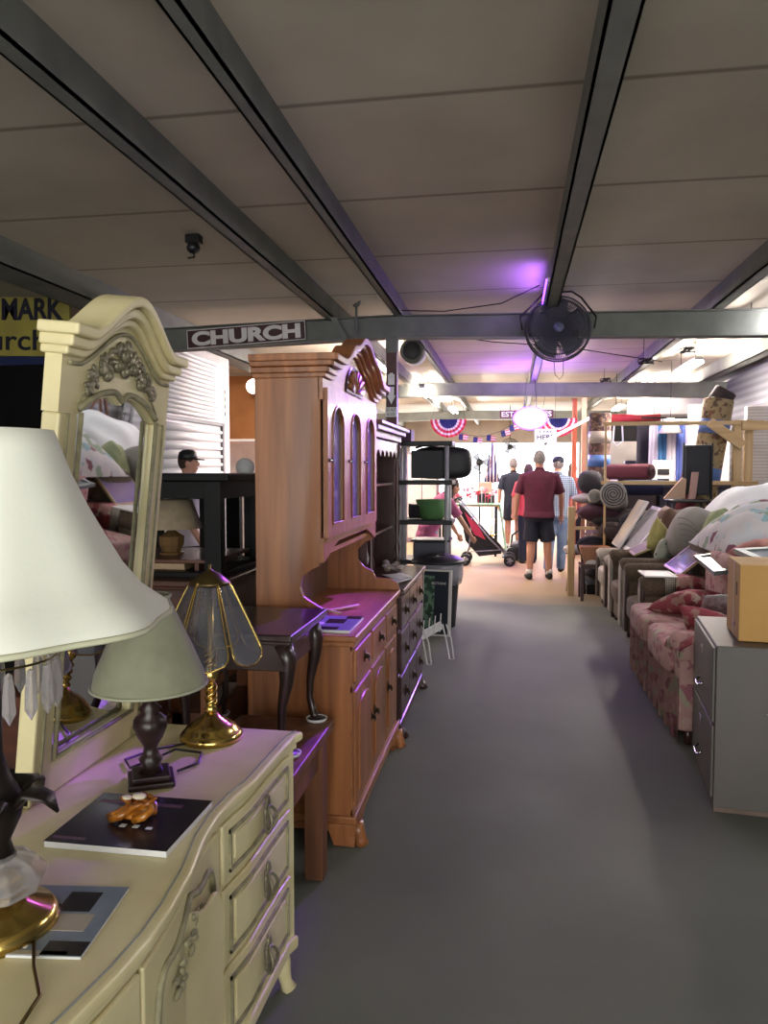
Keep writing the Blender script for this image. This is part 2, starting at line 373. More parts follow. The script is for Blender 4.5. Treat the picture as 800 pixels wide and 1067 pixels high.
# ------------------------------------------------------------------ lighting fixtures
WARM = 'fff0e4'
def fixture(x, y, z, label, w, cl='fffaff', L=1.2):
    TUBEM = mat('lit_fluorescent_tube_%s_%d' % (cl, w), cl, emit=w)
    t = thing('fluorescent_fixture', label, 'ceiling light', (x, y, z), group='fluorescent fixtures')
    G().box(x-.05, x+.05, y-L/2, y+L/2, z+.05, z+.09).put('housing', WHITEPL, t, bevel=.005)
    for s in (-.045, .045): G().tube([(x+s, y-L/2+.03, z+.03), (x+s, y+L/2-.03, z+.03)], .018).put('tube', TUBEM, t)
    for s in (-1, 1): G().tube([(x, y+s*L*.35, z+.09), (x, y+s*L*.35, 3.12)], .004, 6).put('hanger', IRON, t)
fixture(2.25, 7.5, 2.82, 'fluorescent fixture at the right edge beside the nearest crossbeam', TUBE_E)
fixture(2.25, 10.6, 2.82, 'fluorescent fixture above the leaning rolled rug', 540, WARM)
fixture(2.25, 14.0, 2.82, 'middle fluorescent fixture of the right row behind the second crossbeam', 540, WARM)
fixture(2.25, 17.2, 2.82, 'smallest fluorescent fixture at the far end of the right row', 540, WARM)
fixture(2.3, 4.2, 2.85, 'fluorescent fixture above the filing cabinet', 70)
fixture(-1.3, 17.3, 2.82, 'fluorescent fixture above the flag bunting fan', 540, WARM)
fixture(-1.72, 9.7, 2.82, 'fluorescent fixture just behind the oak hutch crest', 300, WARM)
fixture(-1.5, 13.4, 2.82, 'added fluorescent fixture between the two fixtures over the left of the aisle', 540, WARM)  # added in the gap of the left row to brighten the rear
fixture(-3.6, 15.6, 2.82, 'fluorescent fixture beyond the orange panel', 540, WARM)
# violet strip lamp on the middle purlin
VIO = (.36, .12, 1.)
t = thing('violet_strip_lamp', 'violet strip lamp fixed beside the middle purlin above the fan', 'lamp', (.25, 6.6, 2.97))
G().box(.262, .28, 6.2, 7.1, 2.99, 3.02).put('channel', WHITEPL, t)
for k in range(9): G().box(.25, .262, 6.22+k*.1, 6.27+k*.1, 2.995, 3.015).put('diode', mat('lit_violet_diode', '7a3cff', emit=8), t, label='glowing violet diode')
l = bpy.data.lights.new('violet_light', 'SPOT'); l.energy = 1900; l.color = (.30, .06, 1.); l.spot_size = .50; l.spot_blend = .8; l.shadow_soft_size = .06
l = bpy.data.objects.new('violet_light', l); COL.objects.link(l); l.parent = t; l.location = (-.03, -.3, -.01); l.rotation_euler = Vector((-.96, -2.05, -1.22)).to_track_quat('-Z', 'Y').to_euler()
l = area('violet_uplight', (-.04, 0, .02), (.05, .9), 5, VIO, (0, 2.0, 0)); l.parent = t
# oval lit sign
t = thing('oval_neon_sign', 'glowing white oval neon sign with violet rim hanging mid aisle', 'sign', (.28, 12.3, 2.2))
Mo = basis((.28, 12.3, 2.33), (1, 0, 0), (0, 0, 1))
G().lathe([(0, 0), (1, 0), (1, .05), (0, .05)], (0, 0, 0), 40, Mo @ Matrix.Diagonal((.23, .145, 1, 1))).put('face', mat('lit_white_face', 'fff4ff', emit=7), t)
G().tube([(.28+.25*math.cos(a), 12.25, 2.33+.165*math.sin(a)) for a in [2*PI*i/40 for i in range(40)]], .016, 8, True).put('rim', mat('violet_neon', '6a2cff', emit=18), t)
for s in (-.1, .1): G().tube([(.28+s, 12.3, 2.47), (.28+s*.6, 12.3, 2.96)], .004, 6).put('hanger', IRON, t)
l = bpy.data.lights.new('violet_glow', 'POINT'); l.energy = 110; l.color = VIO; l.shadow_soft_size = .15
o = bpy.data.objects.new('violet_glow', l); COL.objects.link(o); o.parent = t; o.location = (0, -.3, .2)
# ESTATE SALES board, PAY HERE
t = thing('estate_sales_sign', 'dark red ESTATE SALES board behind the oval neon sign', 'sign', (.22, 12.8, 2.4))
G().box(-.2, .66, 12.8, 12.83, 2.37, 2.5).put('board', mat('sign_wine', '4a1220', .5), t)
text('lettering', 'ESTATE SALES', WHITEPL, t, basis((.23, 12.795, 2.435), (1, 0, 0), (0, 0, 1)), .8, .085, .004, bold=.02)
t = thing('pay_here_sign', 'white PAY HERE card with black arrow hanging behind the maroon shirted man', 'sign', (.52, 12.6, 1.92))
G().box(.36, .70, 12.6, 12.61, 1.9, 2.18).put('card', WHITEPL, t)
text('lettering', '$ PAY', BLACKPL, t, basis((.53, 12.598, 2.13), (1, 0, 0), (0, 0, 1)), .22, .05, .003, bold=.02)
text('lettering', 'HERE', BLACKPL, t, basis((.53, 12.598, 2.05), (1, 0, 0), (0, 0, 1)), .27, .075, .003, bold=.03)
G().prism([(.515, 1.99), (.545, 1.99), (.545, 1.96), (.565, 1.96), (.53, 1.92), (.495, 1.96), (.515, 1.96)], 12.595, 12.599).put('arrow', BLACKPL, t)
for s in (.38, .68): G().tube([(s, 12.6, 2.18), (s, 12.6, 2.9)], .003, 6).put('cord', IRON, t)
# patriotic fans
RED = mat('flag_red', 'c03048', .7); BLUE = mat('flag_blue', '262c6a', .7); WH = mat('flag_white', 'ded6da', .7)
def bunting_fan(x, y, z, r, label):
    t = thing('bunting_fan', label, 'flag', (x, y, z-r), group='pleated flag fans')
    for nm, a, b, m in (('blue_field', 0, .5, BLUE), ('white_band', .5, .62, WH), ('red_band', .62, .76, RED), ('white_band', .76, .87, WH), ('red_band', .87, 1, RED)):
        g = G(); n = 24; vs = []
        for i in range(n+1):
            an = PI+PI*i/n; d = .02*(i % 2)
            for rr in (a*r, b*r): vs += [(x+rr*math.cos(an), y+d, z+rr*math.sin(an)), (x+rr*math.cos(an), y+d+.012, z+rr*math.sin(an))]
        fs = []
        for i in range(n):
            p = i*4; q = p+4
            fs += [(p, p+2, q+2, q), (p+1, q+1, q+3, p+3), (p+2, p+3, q+3, q+2), (p, q, q+1, p+1)]
        fs += [(0, 1, 3, 2), (n*4, n*4+2, n*4+3, n*4+1)]
        g._faces([Vector(v) for v in vs], fs, False)
        g.put(nm, m, t)
    for s in (-1, 1): G().tube([(x+s*r*.9, y, z), (x+s*r*.7, y+.2, 2.75)], .003, 6).put('cord', IRON, t)
bunting_fan(-1.04, 12.75, 2.36, .30, 'red white and blue pleated fan above the black shelf unit')
bunting_fan(.74, 12.78, 2.36, .30, 'red white and blue pleated fan right of the oval neon sign')
def pennant(x, z, a, m2, label):
    t = thing('flag_pennant', label, 'flag', (x, 12.9, z), group='pennants on the string')
    R = Matrix.Translation((x, 12.9, z)) @ Matrix.Rotation(a, 4, 'Y')
    G().box(-.07, .0, -.004, .004, -.1, 0, R).put('canton', m2, t)
    for k in range(3): G().box(0, .08, -.004, .004, -.1+k*.04, -.085+k*.04, R).put('stripe', RED, t)
    G().box(0, .08, -.003, .003, -.1, 0, R).put('cloth', WH, t)
for i, (x, z, lb) in enumerate(((-.80, 2.12, 'below the left flag fan'), (-.56, 2.07, 'at the lowest point of the string'), (-.34, 2.10, 'third along the string from the left'), (-.12, 2.18, 'halfway up to the neon sign'), (.02, 2.27, 'closest to the oval neon sign'))):
    pennant(x, z, -.25 if i > 2 else .1, BLUE, 'small stars and stripes pennant ' + lb)
G().tube([(-1.0, 12.9, 2.2), (-.7, 12.9, 2.1), (-.45, 12.9, 2.08), (-.2, 12.9, 2.16), (.1, 12.9, 2.33)], .004, 6).put('bunting_string', IRON, label='thin string carrying the flag pennants below the neon sign', cat='string')
# big caged fan under the beam
t = thing('caged_fan', 'large round black caged fan hanging at the crossbeam', 'fan', (.36, 7.05, 2.5))
FC = Vector((.392, 7.02, 2.765)); FR = .285
g = G()
for dy, rr in ((-.09, FR*.82), (-.06, FR*.96), (0, FR), (.06, FR*.96)): g.tube(circ(FC+Vector((0, dy, 0)), rr, 40, 'y'), .006, 6, True)
for r_ in (.2, .27, .34, .41, .48, .55, .62, .69): g.tube(circ(FC+Vector((0, -.105, 0)), FR*r_, 36, 'y'), .0022, 5, True)
for i in range(110):
    a = 2*PI*i/110; c, s = math.cos(a), math.sin(a)
    g.tube([FC+Vector((c*FR*.14, -.105, s*FR*.14)), FC+Vector((c*FR*.7, -.1, s*FR*.7)), FC+Vector((c*FR*.96, -.06, s*FR*.96)), FC+Vector((c*FR, 0, s*FR)), FC+Vector((c*FR*.7, .09, s*FR*.7)), FC+Vector((c*FR*.2, .1, s*FR*.2))], .0022, 4)
g.put('cage', mat('dusty_black_wire', '3c3b46', .6), t)
for k in range(5):
    a = k*2*PI/5+.4; g = G()
    def bl(u, v, a=a):
        r = .05+u*.2; an = a+(v-.5)*(1.15-.25*u); return FC+Vector((r*math.cos(an), (v-.5)*.08-.01, r*math.sin(an)))
    g.sheet(bl, 6, 6, .003).put('blade', mat('fan_blade_grey', '646474', .5), t)
MX = Matrix.Rotation(PI/2, 4, 'X')
G().lathe([(0, -.12), (.05, -.12), (.07, -.06), (.07, .1), (0, .1)], FC, 20, MX).put('motor', IRON, t)
G().lathe([(.0, .105), (.042, .105), (.045, .112), (0, .114)], FC, 20, MX).put('badge', mat('badge_blue', '5d6080', .4), t)
G().tube([FC+Vector((-.31, 0, 0)), FC+Vector((-.33, .02, .12)), FC+Vector((-.2, .05, .25)), FC+Vector((-.12, .08, .34)), FC+Vector((.12, .08, .34)), FC+Vector((.2, .05, .28)), FC+Vector((.33, .02, .1)), FC+Vector((.31, 0, 0))], .009, 6).put('yoke', IRON, t)
G().tube([FC+Vector((-.03, 0, -.28)), FC+Vector((-.02, 0, -.4)), FC+Vector((.02, 0, -.44)), FC+Vector((.05, 0, -.4)), FC+Vector((.05, 0, -.28))], .003, 5).put('pull_cord', IRON, t)
# round duct end
t = thing('round_duct', 'round grey duct end hanging under the ceiling right of the maroon post', 'duct', (-1.11, 8.6, 2.7))
G().lathe([(.105, 0), (.13, 0), (.13, .3), (.1, .3), (.105, 0.01)], (-1.11, 8.85, 2.85), 28, MX, cap=False).put('rim', STEELG, t)
G().lathe([(0, .27), (.11, .27), (.11, .28), (0, .28)], (-1.11, 8.85, 2.85), 28, MX).put('grille', mat('grille_grey', '5a5a5e', .7, c2='3c3c40', kind='bands', scale=60, axis='x'), t)
G().tube([(-1.11, 8.7, 2.98), (-1.11, 8.7, 3.12)], .01, 6).put('hanger', IRON, t)
# wires, hooks
G().tube([(-1.0, 7.0, 2.97), (-.6, 6.9, 2.93), (-.1, 6.8, 2.96), (.22, 6.7, 3.08)], .005, 6).put('ceiling_wire', IRON, label='thin black wire sagging from the post to the fan', cat='wire')
G().tube([(-.9, 8.0, 2.95), (-.2, 8.2, 2.86), (.5, 8.4, 2.83), (1.6, 8.8, 2.7)], .005, 6).put('ceiling_wire', IRON, label='thin black wire crossing below the ceiling behind the fan', cat='wire')
t = thing('security_camera', 'small dark junction device hanging from the left ceiling', 'device', (-2.1, 4.9, 3.0))
G().box(-2.2, -2.1, 5.0, 5.08, 3.06, 3.12).put('mount', IRON, t, bevel=.008); G().ell((-2.15, 5.03, 3.03), (.045, .05, .04)).put('dome', BLACKPL, t)
G().tube([(-2.15, 5.03, 3.0), (-2.13, 5.0, 2.96), (-2.17, 4.98, 2.95)], .006, 6).put('wire', IRON, t)
for x, y, lb in ((-1.45, 7.15, 'dark clamp hook on the beam between the church sign and the post'),):
    g = G().tube([(x, y, 2.76), (x, y, 3.05), (x+.03, y, 3.08), (x-.03, y, 3.06)], [.012, .012, .03, .012], 8)
    g.put('clamp_hook', STEELG, label=lb, cat='hook')
for (x, y, z, lb) in ((1.9, 9.1, 2.86, 'dark coil of wire near the right fluorescent fixture'), (1.42, 8.9, 2.72, 'dark coil of wire hanging left of the right fluorescent fixture'), (2.35, 6.9, 2.95, 'tangle of wire below the right purlin before the crossbeam'), (1.42, 12.6, 2.94, 'tangle of wire on top of the second crossbeam')):
    g = G()
    for k in range(5): g.tube([(x+.06*math.cos(a+k)+.015*k, y+.05*math.sin(a*1.0), z+.03*math.sin(a+2*k)) for a in [2*PI*i/12 for i in range(12)]], .006, 5, True)
    g.tube([(x, y, z), (x+.01, y, 3.12)], .004, 5)
    g.put('wire_coil', IRON, label=lb, cat='wire', group='coils of loose wire')
# ================================================================== cream dresser in the foreground
EDGE = [(-.60, 2.165), (-.615, 2.12), (-.62, 1.96), (-.622, 1.8), (-.636, 1.70), (-.64, 1.6), (-.63, 1.5), (-.60, 1.36), (-.585, 1.24), (-.58, 1.15)]
EDGE = EDGE + [(x, 2.3-y) for x, y in EDGE[-2::-1]]
def off(d): return [(x-d, 1.15+(y-1.15)*(1-d*.35)) for x, y in EDGE]
D = thing('cream_dresser', 'antique cream serpentine dresser with carved doors in the near left corner', 'dresser', (-.85, 1.15, 0))
XB = -1.12
G().prism([(XB, .135)] + off(0)[::-1] + [(XB, 2.165)], .722, .75, 'z').put('dresser_top', CREAM, D, bevel=.009, seg=3)
G().prism([(XB, .16)] + off(.03)[::-1] + [(XB, 2.14)], .10, .70, 'z').put('carcass', CREAM, D)
G().prism([(XB, .15)] + off(.018)[::-1] + [(XB, 2.15)], .698, .724, 'z').put('top_moulding', CREAM, D, bevel=.006)
G().prism([(XB, .15)] + off(.016)[::-1] + [(XB, 2.15)], .09, .13, 'z').put('base_moulding', CREAM, D, bevel=.008)
P = off(.022)
g = G()
for i in range(len(P)-1):
    a, b = Vector((*P[i], .7508)), Vector((*P[i+1], .7508)); g.rod(a, b, .0016, .006)
g.put('edge_line', BLUEG, D, label='thin blue grey painted line')
def xf(y, d=.03):                                     # front x of the body at y
    Q = off(d)
    for i in range(len(Q)-1):
        if Q[i+1][1] <= y <= Q[i][1]:
            t_ = (y-Q[i+1][1])/(Q[i][1]-Q[i+1][1]); return Q[i+1][0]+(Q[i][0]-Q[i+1][0])*t_
    return Q[0][0] if y > Q[0][1] else Q[-1][0]
def curved(y0, y1, z0, z1, d0, d1, n=10):             # slab following the front
    ys = [y0+(y1-y0)*i/n for i in range(n+1)]
    return G().prism([(xf(y)+d1, y) for y in ys] + [(xf(y)+d0, y) for y in ys[::-1]], z0, z1, 'z')
SILV = mat('antique_silver_wash', '8d8770', .4, .4, c2='6b6553', scale=40)
def pull(par, y, z):
    x = xf(y)+.022
    h = G().lathe([(0, 0), (.022, 0), (.028, .004), (.02, .008), (.0, .01)], (x, y, z), 14, Matrix.Rotation(PI/2, 4, 'Y') @ Matrix.Diagonal((1.7, .8, 1, 1)))
    for s in (-1, 1):
        h.ell((x+.006, y, z+s*.04), (.006, .012, .014)); h.ell((x+.005, y+.012, z+s*.028), (.005, .01, .01)); h.ell((x+.005, y-.012, z+s*.028), (.005, .01, .01))
    o = h.put('pull_plate', SILV, par)
    G().tube([(x+.016+.008*math.cos(a*2), y+.021*math.cos(a), z-.012+.035*math.sin(a)) for a in [2*PI*i/20 for i in range(20)]], .0042, 8, True).put('pull_ring', SILV, o)
for (y0, y1) in ((1.66, 2.125), (.175, .64)):
    for (z0, z1) in ((.545, .69), (.345, .53), (.145, .33)):
        dr = curved(y0, y1, z0, z1, 0, .012).put('drawer', CREAM, D, bevel=.005)
        g = G()
        for a in ((y0+.03, y1-.03, z0+.022, z0+.030), (y0+.03, y1-.03, z1-.030, z1-.022), (y0+.03, y0+.036, z0+.022, z1-.022), (y1-.036, y1-.03, z0+.022, z1-.022)):
            yy = [a[0]+(a[1]-a[0])*i/6 for i in range(7)]
            g.prism([(xf(y)+.019, y) for y in yy] + [(xf(y)+.008, y) for y in yy[::-1]], a[2], a[3], 'z')
        g.put('bead_frame', CREAM_D, dr)
        curved(y0+.055, y1-.055, z0+.042, z1-.042, .01, .017).put('raised_panel', CREAM, dr, bevel=.006)
        if y0 > 1 or z0 > .3: pull(dr, (y0+y1)/2, (z0+z1)/2)
for (y0, y1, s) in ((1.155, 1.64, 1), (.66, 1.145, -1)):
    dr = curved(y0, y1, .145, .69, 0, .012).put('door', CREAM, D, bevel=.005)
    ya, yb = y0+.04, y1-.04; yc = (ya+yb)/2
    pth = []
    for i in range(41):                               # scrolled panel outline
        a = 2*PI*i/40; u = math.copysign(abs(math.cos(a))**.45, math.cos(a)); v = math.copysign(abs(math.sin(a))**.45, math.sin(a))
        y = yc+u*(yb-ya)/2; z = .42+v*.235+.02*math.cos(2*PI*u)*(1 if v > 0 else -1)*abs(v)
        pth.append((xf(y)+.016, y, z))
    G().tube(pth[:-1], .007, 8, True).put('scroll_moulding', CREAM_D, dr)
    G().prism([(p[1], p[2]) for p in [(0, yc+(q[1]-yc)*.86, .42+(q[2]-.42)*.86) for q in pth[:-1]]], xf(yc)+.006, xf(yc)+.017, 'x').put('raised_panel', CREAM, dr, bevel=.004)
    g = G()                                           # carved spray of leaves
    rn = random.Random(3+s)
    for k in range(26):
        u = rn.uniform(-.12, .12); v = rn.uniform(-.035, .035)+.6-abs(u)*.3
        R = Matrix.Rotation(rn.uniform(-1, 1), 4, 'X')
        g.ell((xf(yc+u)+.02, yc+u, v), (.006, .013, .007), R, 8, 6)
    g.put('carved_leaves', CREAM_D, dr, label='carved leaf and flower relief')
    G().lathe([(0, 0), (.016, 0), (.012, .012), (0, .02)], (xf(yc)+.014, (y0+.03 if s > 0 else y1-.03), .43), 14, Matrix.Rotation(PI/2, 4, 'Y')).put('knob', SILV, dr)
for y in (2.1, .2):
    g = G().tube([(-.67, y, .11), (-.655, y, .075), (-.645, y, .04), (-.64, y, .02), (-.63, y, 0)], [.035, .03, .02, .018, .024], 10)
    g.put('front_foot', CREAM, D)
    G().tube([(-1.08, y, .11), (-1.08, y, 0)], [.03, .02], 10).put('rear_foot', CREAM, D)
# ------------------------------------------------------------------ mirror standing on it
MT = thing('dresser_mirror', 'tall cream arched mirror with carved rose crest standing on the dresser back', 'mirror', (-1.07, 1.545, .752))
MM = Matrix.Translation((-1.07, 1.545, .752)) @ Matrix.Rotation(.108, 4, 'Y')
WD = .53
def arch(y, base, hi):                                # bonnet profile over the width
    u = abs(y-WD/2)/(WD/2)
    if u > .78: return base
    t_ = 1-u/.78; return base+hi*(3*t_*t_-2*t_*t_*t_)**.8
ys = [WD*i/32 for i in range(33)]
def inner(y):
    u = (y-WD/2)/(WD/2-.075); a = abs(u)
    return .90+.055*max(0, 1-a**2.4)-.020*math.exp(-(a/.11)**2)
G().box(-.045, 0, 0, .075, .0, .90, MM).put('post', CREAM, MT, bevel=.006)
G().box(-.045, 0, WD-.075, WD, .0, .90, MM).put('post', CREAM, MT, bevel=.006)
G().box(-.045, 0, .0, WD, .0, .085, MM).put('bottom_rail', CREAM, MT, bevel=.006)
ip = [y for y in ys if .07 <= y <= WD-.07]
G().prism([(0, .90), (.075, .90)] + [(y, inner(y)) for y in ip if .075 < y < WD-.075] + [(WD-.075, .90), (WD, .90)] + [(y, arch(y, 1.045, .10)) for y in ys[::-1]], -.045, -.004, 'x', MM).put('crest_panel', CREAM, MT)
for (b, h, th, dx, ext) in ((1.095, .112, .026, .045, .018), (1.070, .108, .026, .030, .011), (1.046, .105, .020, .016, .006)):
    yy = [-ext+(WD+2*ext)*i/40 for i in range(41)]
    top = [(y, arch(min(max(y, 0), WD), b, h)) for y in yy]; bot = [(y, arch(min(max(y, 0), WD), b, h)-th) for y in yy]
    G().prism(bot + top[::-1], -.055-ext*.3, dx-.004, 'x', MM).put('crown_moulding', CREAM, MT, bevel=.006, seg=3)
def bead(fn, y0, y1, r, nm, x=.0):
    G().tube([MM @ Vector((x, y0+(y1-y0)*i/30, fn(y0+(y1-y0)*i/30))) for i in range(31)], r, 8).put(nm, CREAM_D, MT)
bead(lambda y: arch(y, 1.012, .10), .02, WD-.02, .005, 'upper_bead')
bead(lambda y: inner(y)+.012, .075, WD-.075, .008, 'arch_bead')
bead(lambda y: .92+.13*(1-abs((y-WD/2)/.2)**1.6) if abs(y-WD/2) < .2 else .92, .07, WD-.07, .003, 'panel_line', -.003)
gb = G()
for a, b in (((.004, .078, .09), (.004, .078, .905)), ((.004, WD-.078, .09), (.004, WD-.078, .905)), ((.004, .075, .09), (.004, WD-.075, .09))):
    gb.tube([MM @ Vector(a), MM @ Vector(b)], .006, 8)
for y in (.03, WD-.03): gb.tube([MM @ Vector((.001, y, .05)), MM @ Vector((.001, y, .9))], .004, 8)
gb.put('inner_bead', CREAM_D, MT)
gl = G().prism([(.07, .08)] + [(WD-.07, .08)] + [(y, inner(y)+.005) for y in ip[::-1]], -.022, -.016, 'x', MM).put('mirror_glass', MIRROR, MT)
g = G(); rn = random.Random(11)
for k in range(64):
    a = rn.uniform(-1, 1); y = WD/2+a*.165; z = .965+.115*(1-abs(a))**.8+rn.uniform(-.022, .018)
    R = Matrix.Rotation(rn.uniform(0, PI), 4, 'X')
    q = MM @ Vector((.0, y, z)); g.ell(q, (.006, .020, .009), R, 8, 6)
for (a, z, r) in ((0, 1.06, .02), (-.035, 1.03, .017), (.04, 1.03, .017), (-.08, 1.0, .014), (.085, .995, .014), (0, 1.02, .018)):
    q = MM @ Vector((.0, WD/2+a, z)); g.ell(q, (.012, r, r)); g.ell(q+Vector((.008, 0, 0)), (.008, r*.6, r*.6))
g.put('carved_roses', SILV, MT, label='grey washed carved rose bouquet')
# ------------------------------------------------------------------ lamps on the dresser
DT = .751
c = Vector((-.845, 1.13, DT))
t = LAMP_A = thing('crystal_lamp', 'large lamp with cream bell shade cut by the left edge of the photo', 'lamp', c)
SHC = mat('cream_shade_fabric', 'e6e8dc', .8, bump=.03, scale=20, spec=.2)
def flute(a, r, z): return 1+.03*math.cos(8*a+1.3)*max(0, (.30-z)/.30)
pr_ = [(.282, -.012), (.276, .008), (.235, .04), (.205, .08), (.178, .13), (.152, .18), (.128, .235), (.114, .275), (.104, .305)]
G().lathe([(r, z) for r, z in pr_] + [(r-.003, z) for r, z in pr_[::-1]] + [pr_[0]], c+Vector((0, 0, .53)), 64, fn=flute, cap=False).put('lamp_shade', SHC, t)
G().tube([c+Vector((.281*(1+.031*math.cos(8*a+1.3))*math.cos(a), .281*(1+.031*math.cos(8*a+1.3))*math.sin(a), .520)) for a in [2*PI*i/64 for i in range(64)]], .005, 6, True).put('shade_trim', mat('shade_trim', 'c3c4a8', .7), t)
G().lathe([(0, 0), (.095, 0), (.098, .015), (.085, .03), (.05, .045), (.035, .07), (0, .07)], c, 32).put('foot', BRASS, t)
CRY = mat('cut_crystal', 'cdc8c8', .05, trans=.7, spec=.8)
G().lathe([(0, .0), (.07, .0), (.08, .02), (.06, .045), (.03, .06), (0, .06)], c+Vector((0, 0, .068)), 9).put('crystal_dish', CRY, t, smooth=False)
BRZ = mat('dark_bronze', '241d1b', .4, .5)
G().lathe([(0, .12), (.03, .12), (.022, .15), (.04, .19), (.045, .22), (.025, .26), (.014, .3), (.014, .5), (0, .5)], c, 20).put('stem', BRZ, t)
for k in range(5):
    a = k*2*PI/5+.15; d = Vector((math.cos(a), math.sin(a), 0))
    G().tube([c+d*.03+Vector((0, 0, .21)), c+d*.06+Vector((0, 0, .235)), c+d*.09+Vector((0, 0, .225)), c+d*.105+Vector((0, 0, .20))], [(.012, .02), (.008, .03), (.006, .022), (.002, .004)], 8).put('leaf', BRZ, t)
cr = G().tube(circ(c+Vector((0, 0, .46)), .10, 30), .002, 6, True).put('prism_ring', ABRASS, t)
for k in range(18):
    a = 2*PI*k/18; q = c+Vector((.1*math.cos(a), .1*math.sin(a), 0))
    G().lathe([(0, .455), (.006, .45), (.010, .42), (.011, .39), (.0, .37)], q, 6).put('crystal_prism', CRY, cr, smooth=False)
# sage lamp
c = Vector((-.872, 1.74, DT))
t = thing('sage_lamp', 'small table lamp with sage green shade and dark carved base', 'lamp', c)
SG = mat('sage_silk', '8e8f78', .75, c2='82836d', scale=14, bump=.05, spec=.3)
pr_ = [(.140, 0), (.134, .03), (.108, .09), (.08, .15), (.054, .205), (.052, .22)]
G().lathe([(r, z) for r, z in pr_] + [(r-.003, z) for r, z in pr_[::-1]] + [pr_[0]], c+Vector((0, 0, .245)), 32, cap=False, fn=lambda a, r, z: 1-.03*abs(math.sin(3*a))).put('lamp_shade', SG, t, bevel=.01)
for (r, z) in ((.138, .245), (.052, .463)):
    G().tube([c+Vector((r*math.cos(a), r*math.sin(a), z)) for a in [2*PI*i/32 for i in range(32)]], .004, 6, True).put('shade_trim', mat('sage_trim', '9a9c84', .7), t)
BR2 = mat('dark_carved_resin', '2d1c18', .35, c2='1c1210', scale=30)
G().box(-.055, .055, -.055, .055, 0, .014, Matrix.Translation(c) @ Matrix.Rotation(.5, 4, 'Z')).box(-.045, .045, -.045, .045, .014, .028, Matrix.Translation(c) @ Matrix.Rotation(.5, 4, 'Z')).put('plinth', BR2, t, bevel=.004)
G().lathe([(0, .028), (.03, .028), (.022, .045), (.03, .06), (.02, .07), (.016, .09), (.03, .115), (.04, .14), (.038, .16), (.02, .175), (.028, .185), (.014, .2), (.01, .24), (0, .24)], c, 24, fn=lambda a, r, z: 1+(.07*math.cos(10*a) if .1 < z < .17 else 0)).put('baluster', BR2, t)
G().tube([c+Vector((0, 0, .24)), c+Vector((.04, 0, .32)), c+Vector((.03, 0, .42)), c+Vector((0, 0, .47)), c+Vector((-.03, 0, .42)), c+Vector((-.04, 0, .32)), c+Vector((0, 0, .24))], .002, 6).ell(c+Vector((0, 0, .478)), (.007, .007, .01)).put('harp', ABRASS, t)
# brass lamp with glass panels
c = Vector((-.845, 2.06, DT))
t = thing('glass_panel_lamp', 'polished brass lamp with six clear bent glass panels beside the sage lamp', 'lamp', c)
G().lathe([(0, 0), (.088, 0), (.09, .012), (.082, .022), (.075, .026), (.072, .034), (.05, .05), (.028, .062), (.018, .075), (0, .075)], c, 36).put('foot', BRASS, t)
g = G().lathe([(0, .07), (.012, .075), (.02, .085), (.012, .095), (.01, .1), (.01, .16), (.018, .17), (.022, .185), (.014, .205), (.01, .22), (.01, .45), (0, .45)], c, 20)
for k in range(3): g.tube([c+Vector((.013*math.cos(a+k*2.1), .013*math.sin(a+k*2.1), .1+.06*a/6)) for a in [6*i/24 for i in range(25)]], .006, 6)
for k in range(3): g.tube([c+Vector((.013*math.cos(a+k*2.1), .013*math.sin(a+k*2.1), .21+.05*a/6)) for a in [6*i/24 for i in range(25)]], .006, 6)
g.put('twisted_stem', BRASS, t)
G().lathe([(.0, .455), (.006, .45), (.004, .44), (.015, .432), (.03, .425), (.056, .402), (.058, .395), (.05, .397), (0, .42)], c+Vector((0, 0, .05)), 24).put('cap', ABRASS, t)
SMK = mat('smoky_glass', '6d7278', .05, alpha=.32, spec=1.)
for k in range(6):
    a0 = 2*PI*k/6+.25; ac = a0+PI/6
    def pt(u, v, ac=ac):                              # u across, v down
        r = .048+(.142-.048)*v**.95; hw = (.026+(.074-.026)*v)*u
        if v > .82: hw *= math.sqrt(max(0, 1-((v-.82)/.185)**2))*.98+.02
        return c+Vector((math.cos(ac)*r-math.sin(ac)*hw, math.sin(ac)*r+math.cos(ac)*hw, .452-.225*v))
    vs = []; n = 16
    g = G().sheet(lambda u, v: pt(2*u-1, v), 6, 16, .002)
    o = g.put('glass_panel', SMK, t)
    rim = [pt(-1, i/16) for i in range(17)] + [pt(1, i/16) for i in range(16, -1, -1)]
    G().tube(rim, .0024, 6, True).put('brass_came', BRASS, o)
# cords
G().tube([(-.89, 1.99, .757), (-.96, 1.93, .757), (-1.0, 1.85, .757), (-.96, 1.8, .757), (-.93, 1.86, .757), (-.90, 1.94, .758), (-.82, 1.93, .757), (-.80, 1.86, .757), (-.83, 1.8, .757)], .0035, 8).put('cord', BLACKPL, t)
G().tube([(-.76, 1.10, .757), (-.72, 1.04, .757), (-.67, .98, .757), (-.66, .92, .757)], .003, 8).put('cord', ABRASS, LAMP_A)
